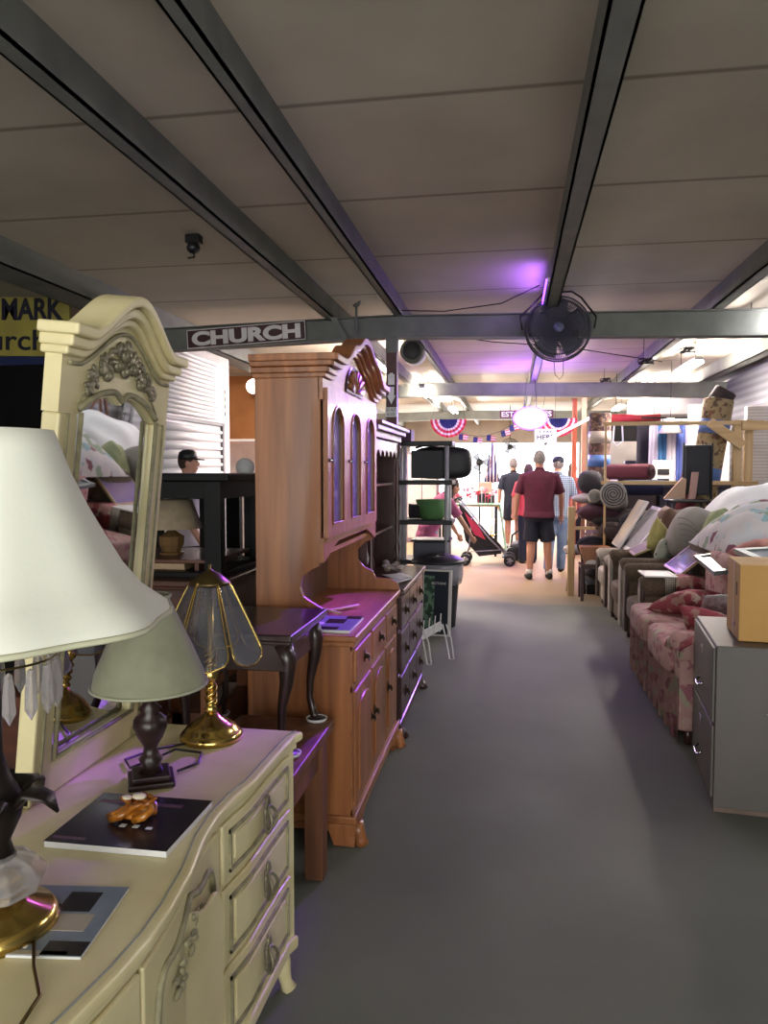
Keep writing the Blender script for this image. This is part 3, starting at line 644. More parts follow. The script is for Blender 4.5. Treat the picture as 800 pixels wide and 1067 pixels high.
# magazines
def booklet(name, label, cat, M, w, d, h, cover, blocks, cat2=None, group=None):
    t = thing(name, label, cat, M.translation, group=group)
    G().box(0, w, 0, d, 0, h-.001, M).put('pages', PAPER, t)
    G().box(-.001, w+.001, -.001, d+.001, h-.001, h, M).put('cover', cover, t)
    for i, (a, b, c_, d_, m) in enumerate(blocks): G().box(a*w, b*w, c_*d, d_*d, h, h+.0008, M).put('cover_patch', m, t)
    return t
DKC = mat('dark_cover', '1b1a20', .25, c2='242028', scale=20)
M1 = basis((-.935, 1.395, DT), (1, .0, 0), (0, 1, 0))
bk = booklet('dark_book', 'thin black book under the orange figurine on the dresser', 'book', M1, .265, .235, .014, DKC, [(.03, .3, .06, .10, mat('muted_rose', '5a4048', .5)), (.05, .8, .8, .86, mat('muted_rose', '5a4048', .5)), (.45, .5, .35, .4, PAPER), (.56, .61, .35, .4, PAPER), (.68, .73, .34, .38, PAPER)])
M2 = basis((-.90, 1.045, DT), (1, .12, 0), (-.12, 1, 0))
SLT = mat('slate_blue_print', '7d8a98', .3, c2='6c7884', scale=12)
booklet('magazine', 'magazine with grey blue interior photo cover at the foot of the crystal lamp', 'magazine', M2, .24, .2, .006, SLT,
        [(.60, .84, .60, .9, DKC), (.72, 1, 0, .18, DKC), (.2, .34, .62, .8, mat('print_cream', 'b9b5a2', .4)), (.37, .5, .62, .82, mat('print_cream', 'b9b5a2', .4)), (.53, .9, .32, .56, mat('print_tan', 'a39a88', .4)), (.3, .6, .08, .26, PAPER), (0, .2, .66, .74, DKC), (.30, .9, .0, .05, mat('print_tan', 'a39a88', .4))])
# orange figurine
c = Vector((-.80, 1.52, DT+.0155))
t = thing('figurine', 'small amber orange figurine of curled forms on the black book', 'figurine', c)
AMB = mat('amber_resin', 'b5721f', .25, c2='8c4d12', scale=40, coat=.5)
g = G(); rn = random.Random(5)
for k in range(9):
    a = rn.uniform(0, 6.3); q = c+Vector((rn.uniform(-.03, .03), rn.uniform(-.02, .02), 0))
    g.tube([q+Vector((.022*math.cos(a+s*1.1), .016*math.sin(a+s*1.1), .008+.036*s/4)) for s in range(5)], [.009, .009, .008, .006, .003], 8)
g.ell(c+Vector((0, 0, .012)), (.042, .03, .012))
g.put('body', AMB, t)
G().ell(c+Vector((.01, .0, .048)), (.016, .011, .007)).ell(c+Vector((-.02, .0, .042)), (.012, .01, .006)).put('pale_top', mat('cream_resin', 'cfc4ae', .5), t)
# ================================================================== bench with end table and caster cups
t = thing('wood_bench', 'brown wooden bench standing between the cream dresser and oak hutch', 'bench', (-.86, 2.5, 0))
G().box(-1.05, -.67, 2.2, 2.86, .52, .555).put('seat', PINE, t, bevel=.005)
G().box(-1.02, -.69, 2.25, 2.80, .42, .52).put('apron', PINE, t, bevel=.003)
for x in (-.71, -1.0):
    for y in (2.26, 2.73): G().box(x-.035, x+.035, y-.045, y+.03, 0, .53).put('leg', PINE, t, bevel=.004)
t = thing('end_table', 'dark end table with curved legs stacked on the wooden bench', 'table', (-.93, 2.6, .56))
zt = .94
G().box(-1.16, -.705, 2.40, 2.90, zt+.015, zt+.04).put('table_top', WALNUT, t, bevel=.006, seg=3)
G().box(-1.13, -.735, 2.43, 2.86, zt-.09, zt+.015).put('apron', WALNUT, t, bevel=.003)
G().box(-1.145, -.72, 2.42, 2.87, zt-.0, zt+.015).put('edge_moulding', WALNUT, t, bevel=.004)
CUPS = []
for x in (-.745, -1.115):
    for y in (2.46, 2.83):
        s = 1 if x > -.9 else -1
        dz = .575
        if y < 2.5 and x > -.9: pass
        G().tube([(x-.012*s, y, zt), (x+.008*s, y, zt-.06), (x+.005*s, y, zt-.13), (x-.012*s, y, zt-.22), (x-.015*s, y, zt-.29), (x, y, .585), (x+.012*s, y, dz)], [.035, .032, .024, .016, .013, .016, .022], 12).put('leg', WALNUT, t)
        CUPS.append((x+.012*s, y))
G().box(-.735, -.731, 2.44, 2.456, .90, .92).put('price_tag', mat('green_tag', '2fae4e', .5, emit=0), t, label='small bright green tag')
for i, (x, y) in enumerate(CUPS):
    lb = ['near right corner, behind the dresser corner', 'far right corner, beside the oak buffet', 'near left corner', 'far left corner'][i]
    o = G().lathe([(.0, 0), (.036, 0), (.042, .012), (.038, .012), (.034, .006), (0, .006)], (x, y, .557), 28).put('caster_cup', WHITEPL, label='white rimmed black caster cup on the bench, '+lb, cat='caster cup', group='caster cups under the end table')
    G().lathe([(0, .006), (.035, .006), (.035, .010), (0, .010)], (x, y, .557), 24).put('cup_lining', BLACKPL, o)
# ================================================================== oak hutch
t = thing('oak_hutch', 'tall honey oak china hutch with three arched glass doors', 'hutch', (-.83, 3.57, 0))
Y0, Y1 = 2.97, 4.17
G().box(-1.06, -.63, Y0, Y1, .10, .83).put('base_side', OAK, t, bevel=.003)
G().box(-1.07, -.60, Y0-.02, Y1+.01, .835, .862).put('counter_top', OAKY, t, bevel=.008, seg=3)
G().box(-1.065, -.612, Y0-.012, Y1+.005, .815, .836).put('counter_moulding', OAKY, t, bevel=.006)
g = G().box(-1.07, -.605, Y0-.012, Y1+.01, .09, .125)
g.put('base_moulding', OAKY, t, bevel=.008)
pl = [(Y0-.015, 0), (Y0+.13, 0), (Y0+.15, .04), (Y0+.2, .05), (Y0+.22, .07), (Y1-.22, .07), (Y1-.2, .05), (Y1-.15, .04), (Y1-.13, 0), (Y1+.015, 0), (Y1+.005, .09), (Y0-.005, .09)]
G().prism(pl, -.635, -.61, 'x').put('bracket_foot', OAKY, t, bevel=.004)
for y in (Y0, Y1-.02): G().prism([(-1.06, 0), (-.98, 0), (-.96, .06), (-.72, .06), (-.70, 0), (-.61, 0), (-.61, .09), (-1.06, .09)], y-.01, y+.02).put('side_foot', OAK, t, bevel=.004)
for y in (Y0+.02, Y1-.06): G().tube([(-.61, y, .09), (-.6, y, .05), (-.592, y, .02), (-.585, y, 0)], [.03, .026, .026, .03], 10).put('ogee_foot', OAK, t)
for x in (-.63,):
    g = G()
    for y in (Y0+.015, Y0+.40, Y0+.785, Y1-.015): g.box(x, x+.008, y-.015, y+.015, .125, .815)
    for z in (.135, .64, .81): g.box(x, x+.0075, Y0, Y1, z-.012, z+.012)
    g.put('face_frame', OAKY, t)
HW = mat('antique_drawer_pull', '3a2f22', .4, .8)
def drop_pull(par, x, y, z, s=1):
    o = G().lathe([(0, 0), (.016*s, 0), (.018*s, .003), (.008*s, .006), (.006*s, .02), (0, .022)], (x, y, z), 10, Matrix.Rotation(PI/2, 4, 'Y') @ Matrix.Diagonal((1.6, .9, 1, 1))).put('pull', HW, par)
    G().tube([(x+.018, y-.016*s, z), (x+.022, y-.012*s, z-.016*s), (x+.022, y+.012*s, z-.016*s), (x+.018, y+.016*s, z)], .0025, 6).put('bail', HW, o)
for k in range(3):
    a, b = Y0+.035+k*.385, Y0+.385+k*.385-.0
    d = G().box(-.63, -.612, a, b, .66, .795).put('drawer', OAKY, t, bevel=.006); drop_pull(d, -.612, (a+b)/2, .73)
    d = G().box(-.63, -.614, a, b, .15, .625).put('door', OAK, t, bevel=.006)
    ym = (a+b)/2; w = (b-a)/2-.05
    poly = [(ym-w, .2), (ym+w, .2), (ym+w, .52)] + [(ym+w*math.cos(q), .52+.06*math.sin(q)) for q in [PI*i/12 for i in range(1, 12)]] + [(ym-w, .52)]
    G().prism(poly, -.616, -.606, 'x').put('raised_panel', OAK, d, bevel=.005)
    drop_pull(d, -.612, b-.03 if k == 0 else a+.03, .42)
# upper cabinet
side = [(-1.02, .862), (-.77, .862), (-.77, .90), (-.735, .93), (-.745, .965), (-.78, .985), (-.82, 1.01), (-.835, 1.05), (-.825, 1.09), (-.79, 1.12), (-.755, 1.135), (-.75, 1.16), (-.75, 1.93), (-1.02, 1.93)]
sideF = [(-1.02, .862), (-.60, .862), (-.61, .90), (-.65, .925), (-.735, .93), (-.75, .965), (-.80, .99), (-.835, 1.03), (-.835, 1.08), (-.80, 1.12), (-.755, 1.14), (-.75, 1.16), (-.75, 1.93), (-1.02, 1.93)]
G().prism(side, Y0, Y0+.02).put('side_panel', OAK, t, bevel=.003)
G().prism(sideF, Y1-.03, Y1-.01).put('side_panel', OAK, t, bevel=.003)
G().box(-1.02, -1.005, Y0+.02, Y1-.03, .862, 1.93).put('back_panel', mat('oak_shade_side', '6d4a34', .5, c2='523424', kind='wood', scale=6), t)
G().box(-1.005, -.755, Y0+.02, Y1-.03, 1.17, 1.19).put('cabinet_floor', OAKY, t)
G().box(-1.02, -.75, Y0, Y1-.01, 1.90, 1.93).put('cabinet_roof', OAKY, t)
for z in (1.42, 1.64): G().box(-1.005, -.78, Y0+.02, Y1-.03, z, z+.008).put('glass_shelf', GLASS, t)
n = 36; yy = [Y0+(Y1-Y0-.01)*i/n for i in range(n+1)]
def ap(y):
    u = abs((y-(Y0+Y1)/2)/((Y1-Y0)/2)); return 1.215-.0*(u)-(.03*max(0, (u-.55)/.2) if u < .75 else .03+.035*min(1, (u-.75)/.2))
G().prism([(y, ap(y)) for y in yy] + [(Y1-.01, 1.25), (Y0, 1.25)], -.755, -.737, 'x').put('scalloped_apron', OAKY, t, bevel=.003)
# arched crest
def crest(y, lo, hi):
    u = abs((y-3.57)/.66); v = max(0, 1-u/.82)
    return lo+hi*(3*v*v-2*v**3)+.018*math.cos(u*PI*4.2)*(1-abs(2*v-1))*(v > 0)
yc = [Y0-.0+(Y1-Y0)*i/48 for i in range(49)]
G().prism([(Y0, 1.80), (Y1-.01, 1.80)] + [(y, crest(y, 1.92, .15)) for y in yc[::-1]], -.757, -.738, 'x').put('crest_board', OAKY, t)
for (dx, dz, th, e) in ((.075, .035, .028, .03), (.055, .012, .024, .02), (.032, -.012, .024, .01), (.018, -.034, .02, .0)):
    y2 = [Y0-e*1.6+(Y1-Y0+3.2*e)*i/60 for i in range(61)]
    G().prism([(y, crest(min(max(y, Y0), Y1), 1.94, .155)+dz-th) for y in y2] + [(y, crest(min(max(y, Y0), Y1), 1.94, .155)+dz) for y in y2[::-1]], -.76, -.74+dx, 'x').put('crest_moulding', OAKY, t, bevel=.005, seg=2)
    G().box(-1.025, -.74+dx*.9, Y0-e*1.6-.012, Y0+.02, 1.94+dz-th, 1.94+dz).put('side_cornice', OAK, t, bevel=.004)
G().box(-1.02, -.75, Y0, Y1, 1.93, 1.97).put('roof_board', OAKY, t)
o = G().prism([(3.57+.19*math.cos(q), 1.87+.13*math.sin(q)) for q in [PI*i/18 for i in range(19)]], -.738, -.730, 'x').put('fanlight', mat('etched_mirror', '5d5a70', .15, .6), t, bevel=.002)
g = G()
for k in range(7):
    q = PI*(k+.5)/7; g.tube([(-.728, 3.57+.03*math.cos(q), 1.88+.02*math.sin(q)), (-.724, 3.57+.16*math.cos(q), 1.88+.10*math.sin(q))], [.004, .012], 8)
g.put('carved_fan', OAKY, o)
for k in range(3):
    a = Y0+.03+k*.375; b = a+.37; m = (a+b)/2; r = .105
    pt_ = [(a, 1.25), (b, 1.25), (b, 1.85), (a, 1.85)]
    d = G()
    d.box(-.745, -.725, a, m-r, 1.245, 1.85).box(-.745, -.725, m+r, b, 1.245, 1.85).box(-.745, -.725, m-r, m+r, 1.245, 1.30)
    d.prism([(m-r, 1.85), (m-r, 1.70)] + [(m-r*math.cos(q), 1.70+.085*math.sin(q)) for q in [PI*i/14 for i in range(1, 14)]] + [(m+r, 1.70), (m+r, 1.85)], -.745, -.725, 'x')
    d = d.put('glass_door', OAK, t)
    G().prism([(m-r-.004, 1.295), (m+r+.004, 1.295), (m+r+.004, 1.70)] + [(m+(r+.004)*math.cos(q), 1.70+.088*math.sin(q)) for q in [PI*i/14 for i in range(1, 14)]] + [(m-r-.004, 1.70)], -.738, -.735, 'x').put('pane', mat('cabinet_pane', '9a9cb0', .03, alpha=.35, spec=1.), d)
    rim = [(-.724, m-r, 1.30), (-.724, m-r, 1.70)] + [(-.724, m-r*math.cos(q), 1.70+.085*math.sin(q)) for q in [PI*i/14 for i in range(1, 14)]] + [(-.724, m+r, 1.70), (-.724, m+r, 1.30)]
    G().tube(rim, .005, 6, True).put('pane_bead', OAK, d)
    G().lathe([(0, 0), (.009, 0), (.005, .008), (.01, .016), (0, .02)], (-.725, a+.02, 1.56), 12, Matrix.Rotation(PI/2, 4, 'Y')).put('knob', CHROME, d)
# magazine on the oak counter, wooden hanger piece
M3 = basis((-.91, 3.0, .863), (1, 0, 0), (0, 1, 0))
booklet('magazine', 'magazine with grey blue interior photo cover on the oak hutch counter', 'magazine', M3, .27, .3, .012, SLT,
        [(.5, .8, .45, .75, DKC), (.75, 1, .8, 1, DKC), (.2, .5, .35, .5, PAPER), (.1, .35, .55, .65, DKC), (.4, .8, .02, .2, DKC)])
G().tube([(-.98, 3.28, .872), (-.86, 3.4, .872), (-.78, 3.5, .872), (-.72, 3.58, .875)], [(.006, .012)]*4, 8).tube([(-.95, 3.5, .874), (-.84, 3.42, .88), (-.76, 3.36, .874)], [(.005, .012)]*3, 8).put('bent_wood_piece', LUMBER, label='pale bent wooden stick lying on the oak hutch counter', cat='wood stick')
# ================================================================== dark cherry hutch behind it
t = thing('cherry_hutch', 'dark cherry hutch with scalloped cornice behind the oak hutch', 'hutch', (-.83, 4.75, 0))
A0, A1 = 4.22, 5.30
G().box(-1.06, -.62, A0, A1, .08, .82).put('base_case', CHERRY, t, bevel=.003)
G().box(-1.07, -.585, A0-.01, A1+.015, .825, .855).put('counter_top', CHERRY, t, bevel=.007, seg=3)
G().box(-1.065, -.605, A0-.005, A1+.01, .03, .09).put('plinth', CHERRY, t, bevel=.008)
for y in (A0+.04, A1-.04): G().tube([(-.63, y, .05), (-.60, y, .02), (-.595, y, 0)], [.03, .03, .034], 10).put('foot', CHERRY, t)
for k in range(3):
    for (z0, z1) in ((.62, .8), (.37, .6), (.11, .35)):
        a = A0+.02+k*.35; b = a+.34
        d = G().box(-.622, -.603, a, b, z0, z1).put('drawer', CHERRY, t, bevel=.006); drop_pull(d, -.603, (a+b)/2, (z0+z1)/2, 1.2)
G().box(-1.05, -.80, A0+.01, A0+.03, .855, 1.74).put('side_panel', CHERRY, t, bevel=.003)
G().box(-1.05, -.80, A1-.03, A1-.01, .855, 1.74).put('side_panel', CHERRY, t, bevel=.003)
G().box(-1.05, -1.035, A0+.03, A1-.03, .855, 1.74).put('back_panel', CHERRY, t)
for z in (1.12, 1.42): G().box(-1.035, -.82, A0+.03, A1-.03, z, z+.015).put('shelf', CHERRY, t)
for y in (A0+.04, A1-.04):
    G().lathe([(0, .855), (.022, .855), (.022, .9), (.012, .92), (.02, .98), (.01, 1.04), (.018, 1.12), (.012, 1.2), (.02, 1.3), (.01, 1.42), (.018, 1.52), (.01, 1.6), (.022, 1.66), (.022, 1.70), (0, 1.7)], (-.78, y, 0), 12).put('turned_post', CHERRY, t)
PCH = mat('cornice_cherry', '5d4238', .35, c2='452c26', kind='wood', scale=6, axis='y', coat=.4)
for (dx, z0, z1) in ((.0, 1.66, 1.71), (.03, 1.71, 1.75), (.06, 1.75, 1.78), (.085, 1.78, 1.80)): G().box(-1.06, -.79+dx, A0-dx*.3, A1+dx*.5, z0, z1).put('cornice', PCH, t, bevel=.004)
n = 7; L_ = A1-A0; pp = [(A0, 1.70), (A0, 1.62)]
for k in range(n):
    for q in (.25, .5, .75): pp.append((A0+L_*(k+q)/n, 1.60+.045*math.sin(PI*q)))
    pp.append((A0+L_*(k+1)/n, 1.60))
G().prism(pp + [(A1, 1.70)], -.79, -.772, 'x').put('scalloped_frieze', PCH, t)
t = thing('picture_frame', 'small picture frame leaning on the cherry hutch counter', 'picture frame', (-.85, 4.5, .856))
Mq = basis((-.80, 4.40, .857), (-.12, 1, 0), (-.28, -.03, 1))
G().box(0, .2, 0, .26, -.012, 0, Mq).put('backing', BLACKPL, t)
G().box(-.01, 0, -.01, .27, -.014, .006, Mq).box(.2, .21, -.01, .27, -.014, .006, Mq).box(0, .2, -.01, 0, -.014, .006, Mq).box(0, .2, .26, .27, -.014, .006, Mq).put('frame', CHROME, t)
for i, (x, y, r) in enumerate(((-.75, 4.4, .2), (-.68, 4.52, -.3), (-.70, 4.7, .5))):
    Mq = Matrix.Translation((x, y, .857+.001*i)) @ Matrix.Rotation(r, 4, 'Z')
    G().sheet(lambda u, v: Mq @ Vector(((u-.5)*.14, (v-.5)*.2, .002+.006*u*u)), 4, 4, .001).put('loose_paper', PAPER, label=['white paper nearest the oak hutch on the cherry counter', 'white paper at the counter edge beside the picture frame', 'white paper farthest back on the cherry counter'][i], cat='paper', group='papers on the cherry counter')
g = G(); rn = random.Random(9)
for k in range(14): g.ell((-.76+rn.uniform(-.05, .05), 4.95+rn.uniform(-.06, .06), .875+rn.uniform(0, .05)), (.022, .018, .012), Matrix.Rotation(rn.uniform(0, 3), 4, 'X'), 8, 6)
g.put('dried_flowers', mat('pale_petals', 'a99aa0', .7, c2='8a7d6a', scale=30), label='small bunch of pale dried flowers on the cherry counter', cat='flowers')
# ================================================================== pieces left of the hutch
RW = mat('red_brown_wood', '5a3222', .45, c2='3e2015', kind='wood', scale=5, axis='x', coat=.3)
t = thing('wood_chest', 'red brown chest of drawers under the black open cabinet', 'chest', (-1.65, 3.6, 0))
G().box(-1.98, -1.28, 3.2, 3.95, .06, 1.0).put('case', RW, t, bevel=.004)
G().box(-2.0, -1.25, 3.18, 3.97, 1.0, 1.03).put('top', RW, t, bevel=.008, seg=3)
G().box(-1.99, -1.27, 3.19, 3.96, 0, .08).put('plinth', RW, t, bevel=.01)
for z in (.1, .33, .56, .79):
    d = G().box(-1.95, -1.36, 3.185, 3.2, z, z+.2).put('drawer', RW, t, bevel=.006)
    for x in (-1.8, -1.5): G().lathe([(0, 0), (.012, 0), (.018, .012), (.01, .022), (0, .024)], (x, 3.185, z+.1), 12, MX).put('knob', ABRASS, d)
t = thing('black_cabinet', 'black open-fronted display cabinet standing on the red brown chest', 'cabinet', (-1.65, 3.6, 1.03))
G().box(-1.97, -1.24, 3.25, 3.98, 1.47, 1.505).put('top', BLACKP, t, bevel=.006)
G().box(-1.94, -1.33, 3.28, 3.95, 1.40, 1.47).put('top_rail', BLACKP, t, bevel=.003) if False else None
for (a, b, c_, d_) in ((-1.95, -1.88, 3.28, 3.34), (-1.37, -1.29, 3.28, 3.34), (-1.95, -1.88, 3.9, 3.96), (-1.37, -1.29, 3.9, 3.96)):
    G().box(a, b, c_, d_, 1.03, 1.47).put('post', BLACKP, t, bevel=.003)
for (a, b, c_, d_) in ((-1.94, -1.30, 3.284, 3.32), (-1.94, -1.30, 3.92, 3.956), (-1.946, -1.91, 3.29, 3.95), (-1.33, -1.294, 3.29, 3.95)):
    G().box(a, b, c_, d_, 1.39, 1.47).put('rail', BLACKP, t, bevel=.003)
G().box(-1.95, -1.29, 3.28, 3.96, 1.03, 1.055).put('floor_board', BLACKP, t, bevel=.003)
G().box(-1.88, -1.37, 3.34, 3.9, 1.09, 1.105).put('inner_shelf', RW, t, bevel=.002)
for x in (-1.86, -1.44): G().box(x-.01, x+.01, 3.36, 3.88, 1.055, 1.09).put('shelf_bearer', RW, t)
c = Vector((-1.65, 3.55, 1.106))
t = thing('beige_shade_lamp', 'small lamp with pleated beige shade inside the black cabinet', 'lamp', c)
pr_ = [(.14, .14), (.11, .27)]
G().lathe([(.15, .13), (.10, .27), (.097, .27), (.147, .13), (.15, .13)], c, 40, cap=False, fn=lambda a, r, z: 1+.012*math.cos(20*a)).put('lamp_shade', mat('beige_linen', '9c8c74', .8, c2='8b7c66', scale=20), t)
G().lathe([(0, 0), (.06, 0), (.06, .012), (.045, .015), (.06, .05), (.062, .09), (.03, .11), (.012, .125), (.01, .2), (0, .2)], c, 10).put('glass_base', mat('bronze_glass', '8a6c48', .15, .3, trans=.3), t, smooth=False)
for i, (z, w, m, lb) in enumerate(((1.0315, .2, 'b89b7a', 'tan'), )):
    pass
o = G().box(-1.70, -1.50, 3.36, 3.5, 1.0555, 1.085).put('book', mat('tan_cover', 'a58b6d', .6), label='tan covered book lying under the shelf of the black cabinet', cat='book', bevel=.002)
# second black unit, right behind
t = thing('black_stand', 'black two-post stand beside the oak hutch', 'stand', (-1.5, 4.5, 0))
G().box(-1.78, -1.42, 4.2, 4.7, 1.44, 1.48).put('top', BLACKP, t, bevel=.004)
for x in (-1.74, -1.47):
    for y in (4.24, 4.66): G().box(x-.045, x+.045, y-.03, y+.03, 0, 1.44).put('post', BLACKP, t, bevel=.003)
for z in (.5, .95): G().box(-1.78, -1.43, 4.22, 4.68, z, z+.03).put('shelf', BLACKP, t, bevel=.003)
# low wooden night stand behind the end table
t = thing('nightstand', 'orange brown nightstand behind the stacked end table', 'nightstand', (-1.3, 3.05, 0))
G().box(-1.28, -1.10, 2.7, 3.15, .70, .73).put('top', PINE, t, bevel=.004)
for x in (-1.25, -1.13):
    for y in (2.73, 3.12): G().box(x-.025, x+.025, y-.02, y+.02, 0, .70).put('leg', mat('orange_pine', '8a5430', .5, c2='6b3e22', kind='wood', scale=6), t, bevel=.003)
G().box(-1.27, -1.11, 2.71, 3.14, .3, .6).put('drawer_case', PINE, t, bevel=.003)
t = thing('brown_side_table', 'dark brown side table behind the cream dresser', 'table', (-1.45, 2.6, 0))
G().box(-1.85, -1.2, 2.3, 2.62, .72, .76).put('top', RW, t, bevel=.006)
G().box(-1.82, -1.23, 2.33, 2.60, .5, .72).put('case', RW, t, bevel=.003)
for x in (-1.8, -1.25):
    for y in (2.35, 2.57): G().box(x-.022, x+.022, y-.022, y+.022, 0, .5).put('leg', RW, t, bevel=.003)
# black fabric screen at far left, behind the mirror
t = G().box(-3.2, -2.2, 3.3, 3.36, 0, 1.0).put('low_black_panel', BLACKP, label='low black panel at the left edge behind the mirror', cat='panel', bevel=.01)
# ================================================================== black shelf unit and what it holds
BKP = mat('shelf_black', '14141a', .5)
GRP = mat('grey_pole', 'a6a6ac', .4)
t = thing('shelf_unit', 'black plastic shelf unit with grey poles behind the trash can', 'shelf', (-.86, 7.85, 0))
for z in (.25, .62, 1.02, 1.42, 1.81): G().box(-1.17, -.58, 7.62, 8.08, z-.045, z).put('shelf', BKP, t, bevel=.006)
for x in (-1.11, -.64):
    for y in (7.68, 8.02): G().tube([(x, y, 0), (x, y, 1.79)], .022, 12).put('pole', GRP, t)
for x in (-1.06,): G().tube([(x, 7.66, .0), (x, 7.66, 1.79)], .018, 12).put('pole', GRP, t)
o = G().ell((-.70, 7.86, 1.595), (.30, .13, .165), e=.5, n=28, m=16).put('duffel_bag', mat('black_nylon', '16161c', .5, bump=.1), label='bulging black duffel bag on the second shelf from the top', cat='bag')
G().box(-1.0, -.68, 7.69, 7.72, 1.44, 1.72).put('front_pocket', mat('black_nylon_flat', '1c1c24', .55), o, bevel=.006)
G().tube([(-.95, 7.65, 1.74), (-.85, 7.63, 1.77), (-.74, 7.65, 1.74)], .01, 8).put('handle', BLACKPL, o)
o = G().box(-1.70, -1.2, 8.15, 8.6, 0, 1.62).put('tall_black_cabinet', BLACKP, label='tall black cabinet behind the left end of the shelf unit', cat='cabinet', bevel=.01)
G().box(-1.68, -1.46, 8.135, 8.15, .05, 1.57).put('door', BLACKP, o, bevel=.003); G().box(-1.44, -1.22, 8.135, 8.15, .05, 1.57).put('door', BLACKP, o, bevel=.003)
o = G().lathe([(0, 0), (.11, 0), (.13, .05), (.16, .2), (.155, .2), (.12, .06), (0, .05)], (-.80, 7.82, 1.021), 24, fn=lambda a, r, z: 1+.08*math.cos(4*a)*z*4).put('green_bag', mat('green_canvas', '527f4a', .8, c2='456e40', scale=6), label='open green tote bag on the third shelf', cat='bag')
G().pillow((-.98, 7.85, 1.10), .14, .16, .3, wr=.1, seed=8).put('dark_bundle', mat('dark_cloth', '231d24', .9), label='dark cloth bundle left of the green bag', cat='bundle')
G().box(-1.13, -1.02, 7.66, 7.8, 1.305, 1.385).put('blue_box', mat('pale_blue_card', '8fa9c8', .6), label='small pale blue box at the left end of the shelf unit', cat='box', bevel=.003) if False else None
G().box(-1.15, -1.0, 7.7, 7.95, 1.811, 1.93).put('storage_box', mat('wine_box', '3d1a38', .6), label='dark wine storage box on top of the shelf unit', cat='box', bevel=.006)
o = G().box(-.98, -.62, 7.68, 8.0, .621, .80).put('storage_bin', mat('grey_bin', '4a4c58', .5), label='dark grey storage bin on the low shelf behind the trash can', cat='bin', bevel=.02)
G().box(-1.0, -.60, 7.66, 8.02, .80, .82).put('lid', BLACKPL, o, bevel=.006)
# trash can
c = Vector((-.70, 7.45, 0)); t = thing('trash_can', 'dark trash can with slotted lid and clear bag beside the shelf unit', 'trash can', c)
G().lathe([(0, 0), (.17, 0), (.2, .4), (.215, .62), (.225, .62), (.225, .64), (.2, .64), (.19, .55), (0, .5)], c, 36).put('barrel', mat('can_plastic', '26262a', .5), t)
G().lathe([(.215, .635), (.24, .60), (.243, .5), (.225, .42), (.222, .43), (.238, .5), (.236, .59), (.212, .625)], c, 48, fn=lambda a, r, z: 1+.015*math.sin(17*a+z*30)+.012*math.sin(7*a), cap=False).put('plastic_bag', mat('clear_bag', 'b9b9c4', .2, alpha=.5, spec=1.), t)
G().lathe([(0, .70), (.1, .705), (.14, .70), (.2, .68), (.25, .655), (.262, .64), (.262, .625), (.21, .62), (0, .66)], c, 40).put('lid', mat('lid_plastic', '1d1f26', .4), t)
G().box(c.x-.10, c.x+.08, c.y-.11, c.y+.03, .69, .71).put('slot', BLACKPL, t, bevel=.01)
# framed botanical print leaning on the can
t = thing('framed_print', 'tall dark botanical print with white frame leaning against the trash can', 'picture', (-.66, 6.95, 0))
Mq = basis((-.80, 6.98, 0.002), (.24, -.03, 0), (.0, .12, 1))
G().box(0, .25, 0, .6, -.018, -.002, Mq).put('print', mat('dark_teal_print', '1c2430', .3), t)
G().box(0, .10, .05, .55, -.002, -.0005, Mq).put('leaf_motif', mat('fern_print', '4b6b5a', .5, kind='cells', scale=30, cols=[(0, '1f3a2c'), (.35, '5d7d66'), (.7, '26463a')]), t)
text('lettering', 'BOTANI', WHITEP, t, Mq @ Matrix.Translation((.14, .48, 0)), .13, .022, .002)
g = G()
for a in ((-.006, 0, 0, .6), (.235, .262, 0, .6), (0, .26, .588, .604), (0, .26, -.002, .014)): g.box(a[0], a[1], a[2], a[3], -.022, .006, Mq)
g.put('frame', WHITEP, t, bevel=.002)
# white folding easel
t = thing('folding_easel', 'small white wire plate easel standing before the botanical print', 'easel', (-.66, 6.4, 0))
for s in (0, 1):
    a = Vector((-.70+.16*s, 5.93+.2*s, 0))
    G().tube([a+Vector((-.0, .0, .28)), a+Vector((.03, 0, .16)), a+Vector((.06, -.01, 0)), a+Vector((.095, -.01, 0)), a+Vector((.07, 0, .17)), a+Vector((0.03, 0, .28))], .006, 8).put('wire_leg', WHITEPL, t)
g = G().rod((-.73, 5.90, .20), (-.55, 6.14, .27), .012, .07)
for k in range(5): g.rod((-.72+.04*k, 5.91+.05*k, .22), (-.71+.04*k, 5.91+.05*k, .33+.01*k), .012, .008)
g.put('slatted_back', WHITEPL, t, bevel=.002)
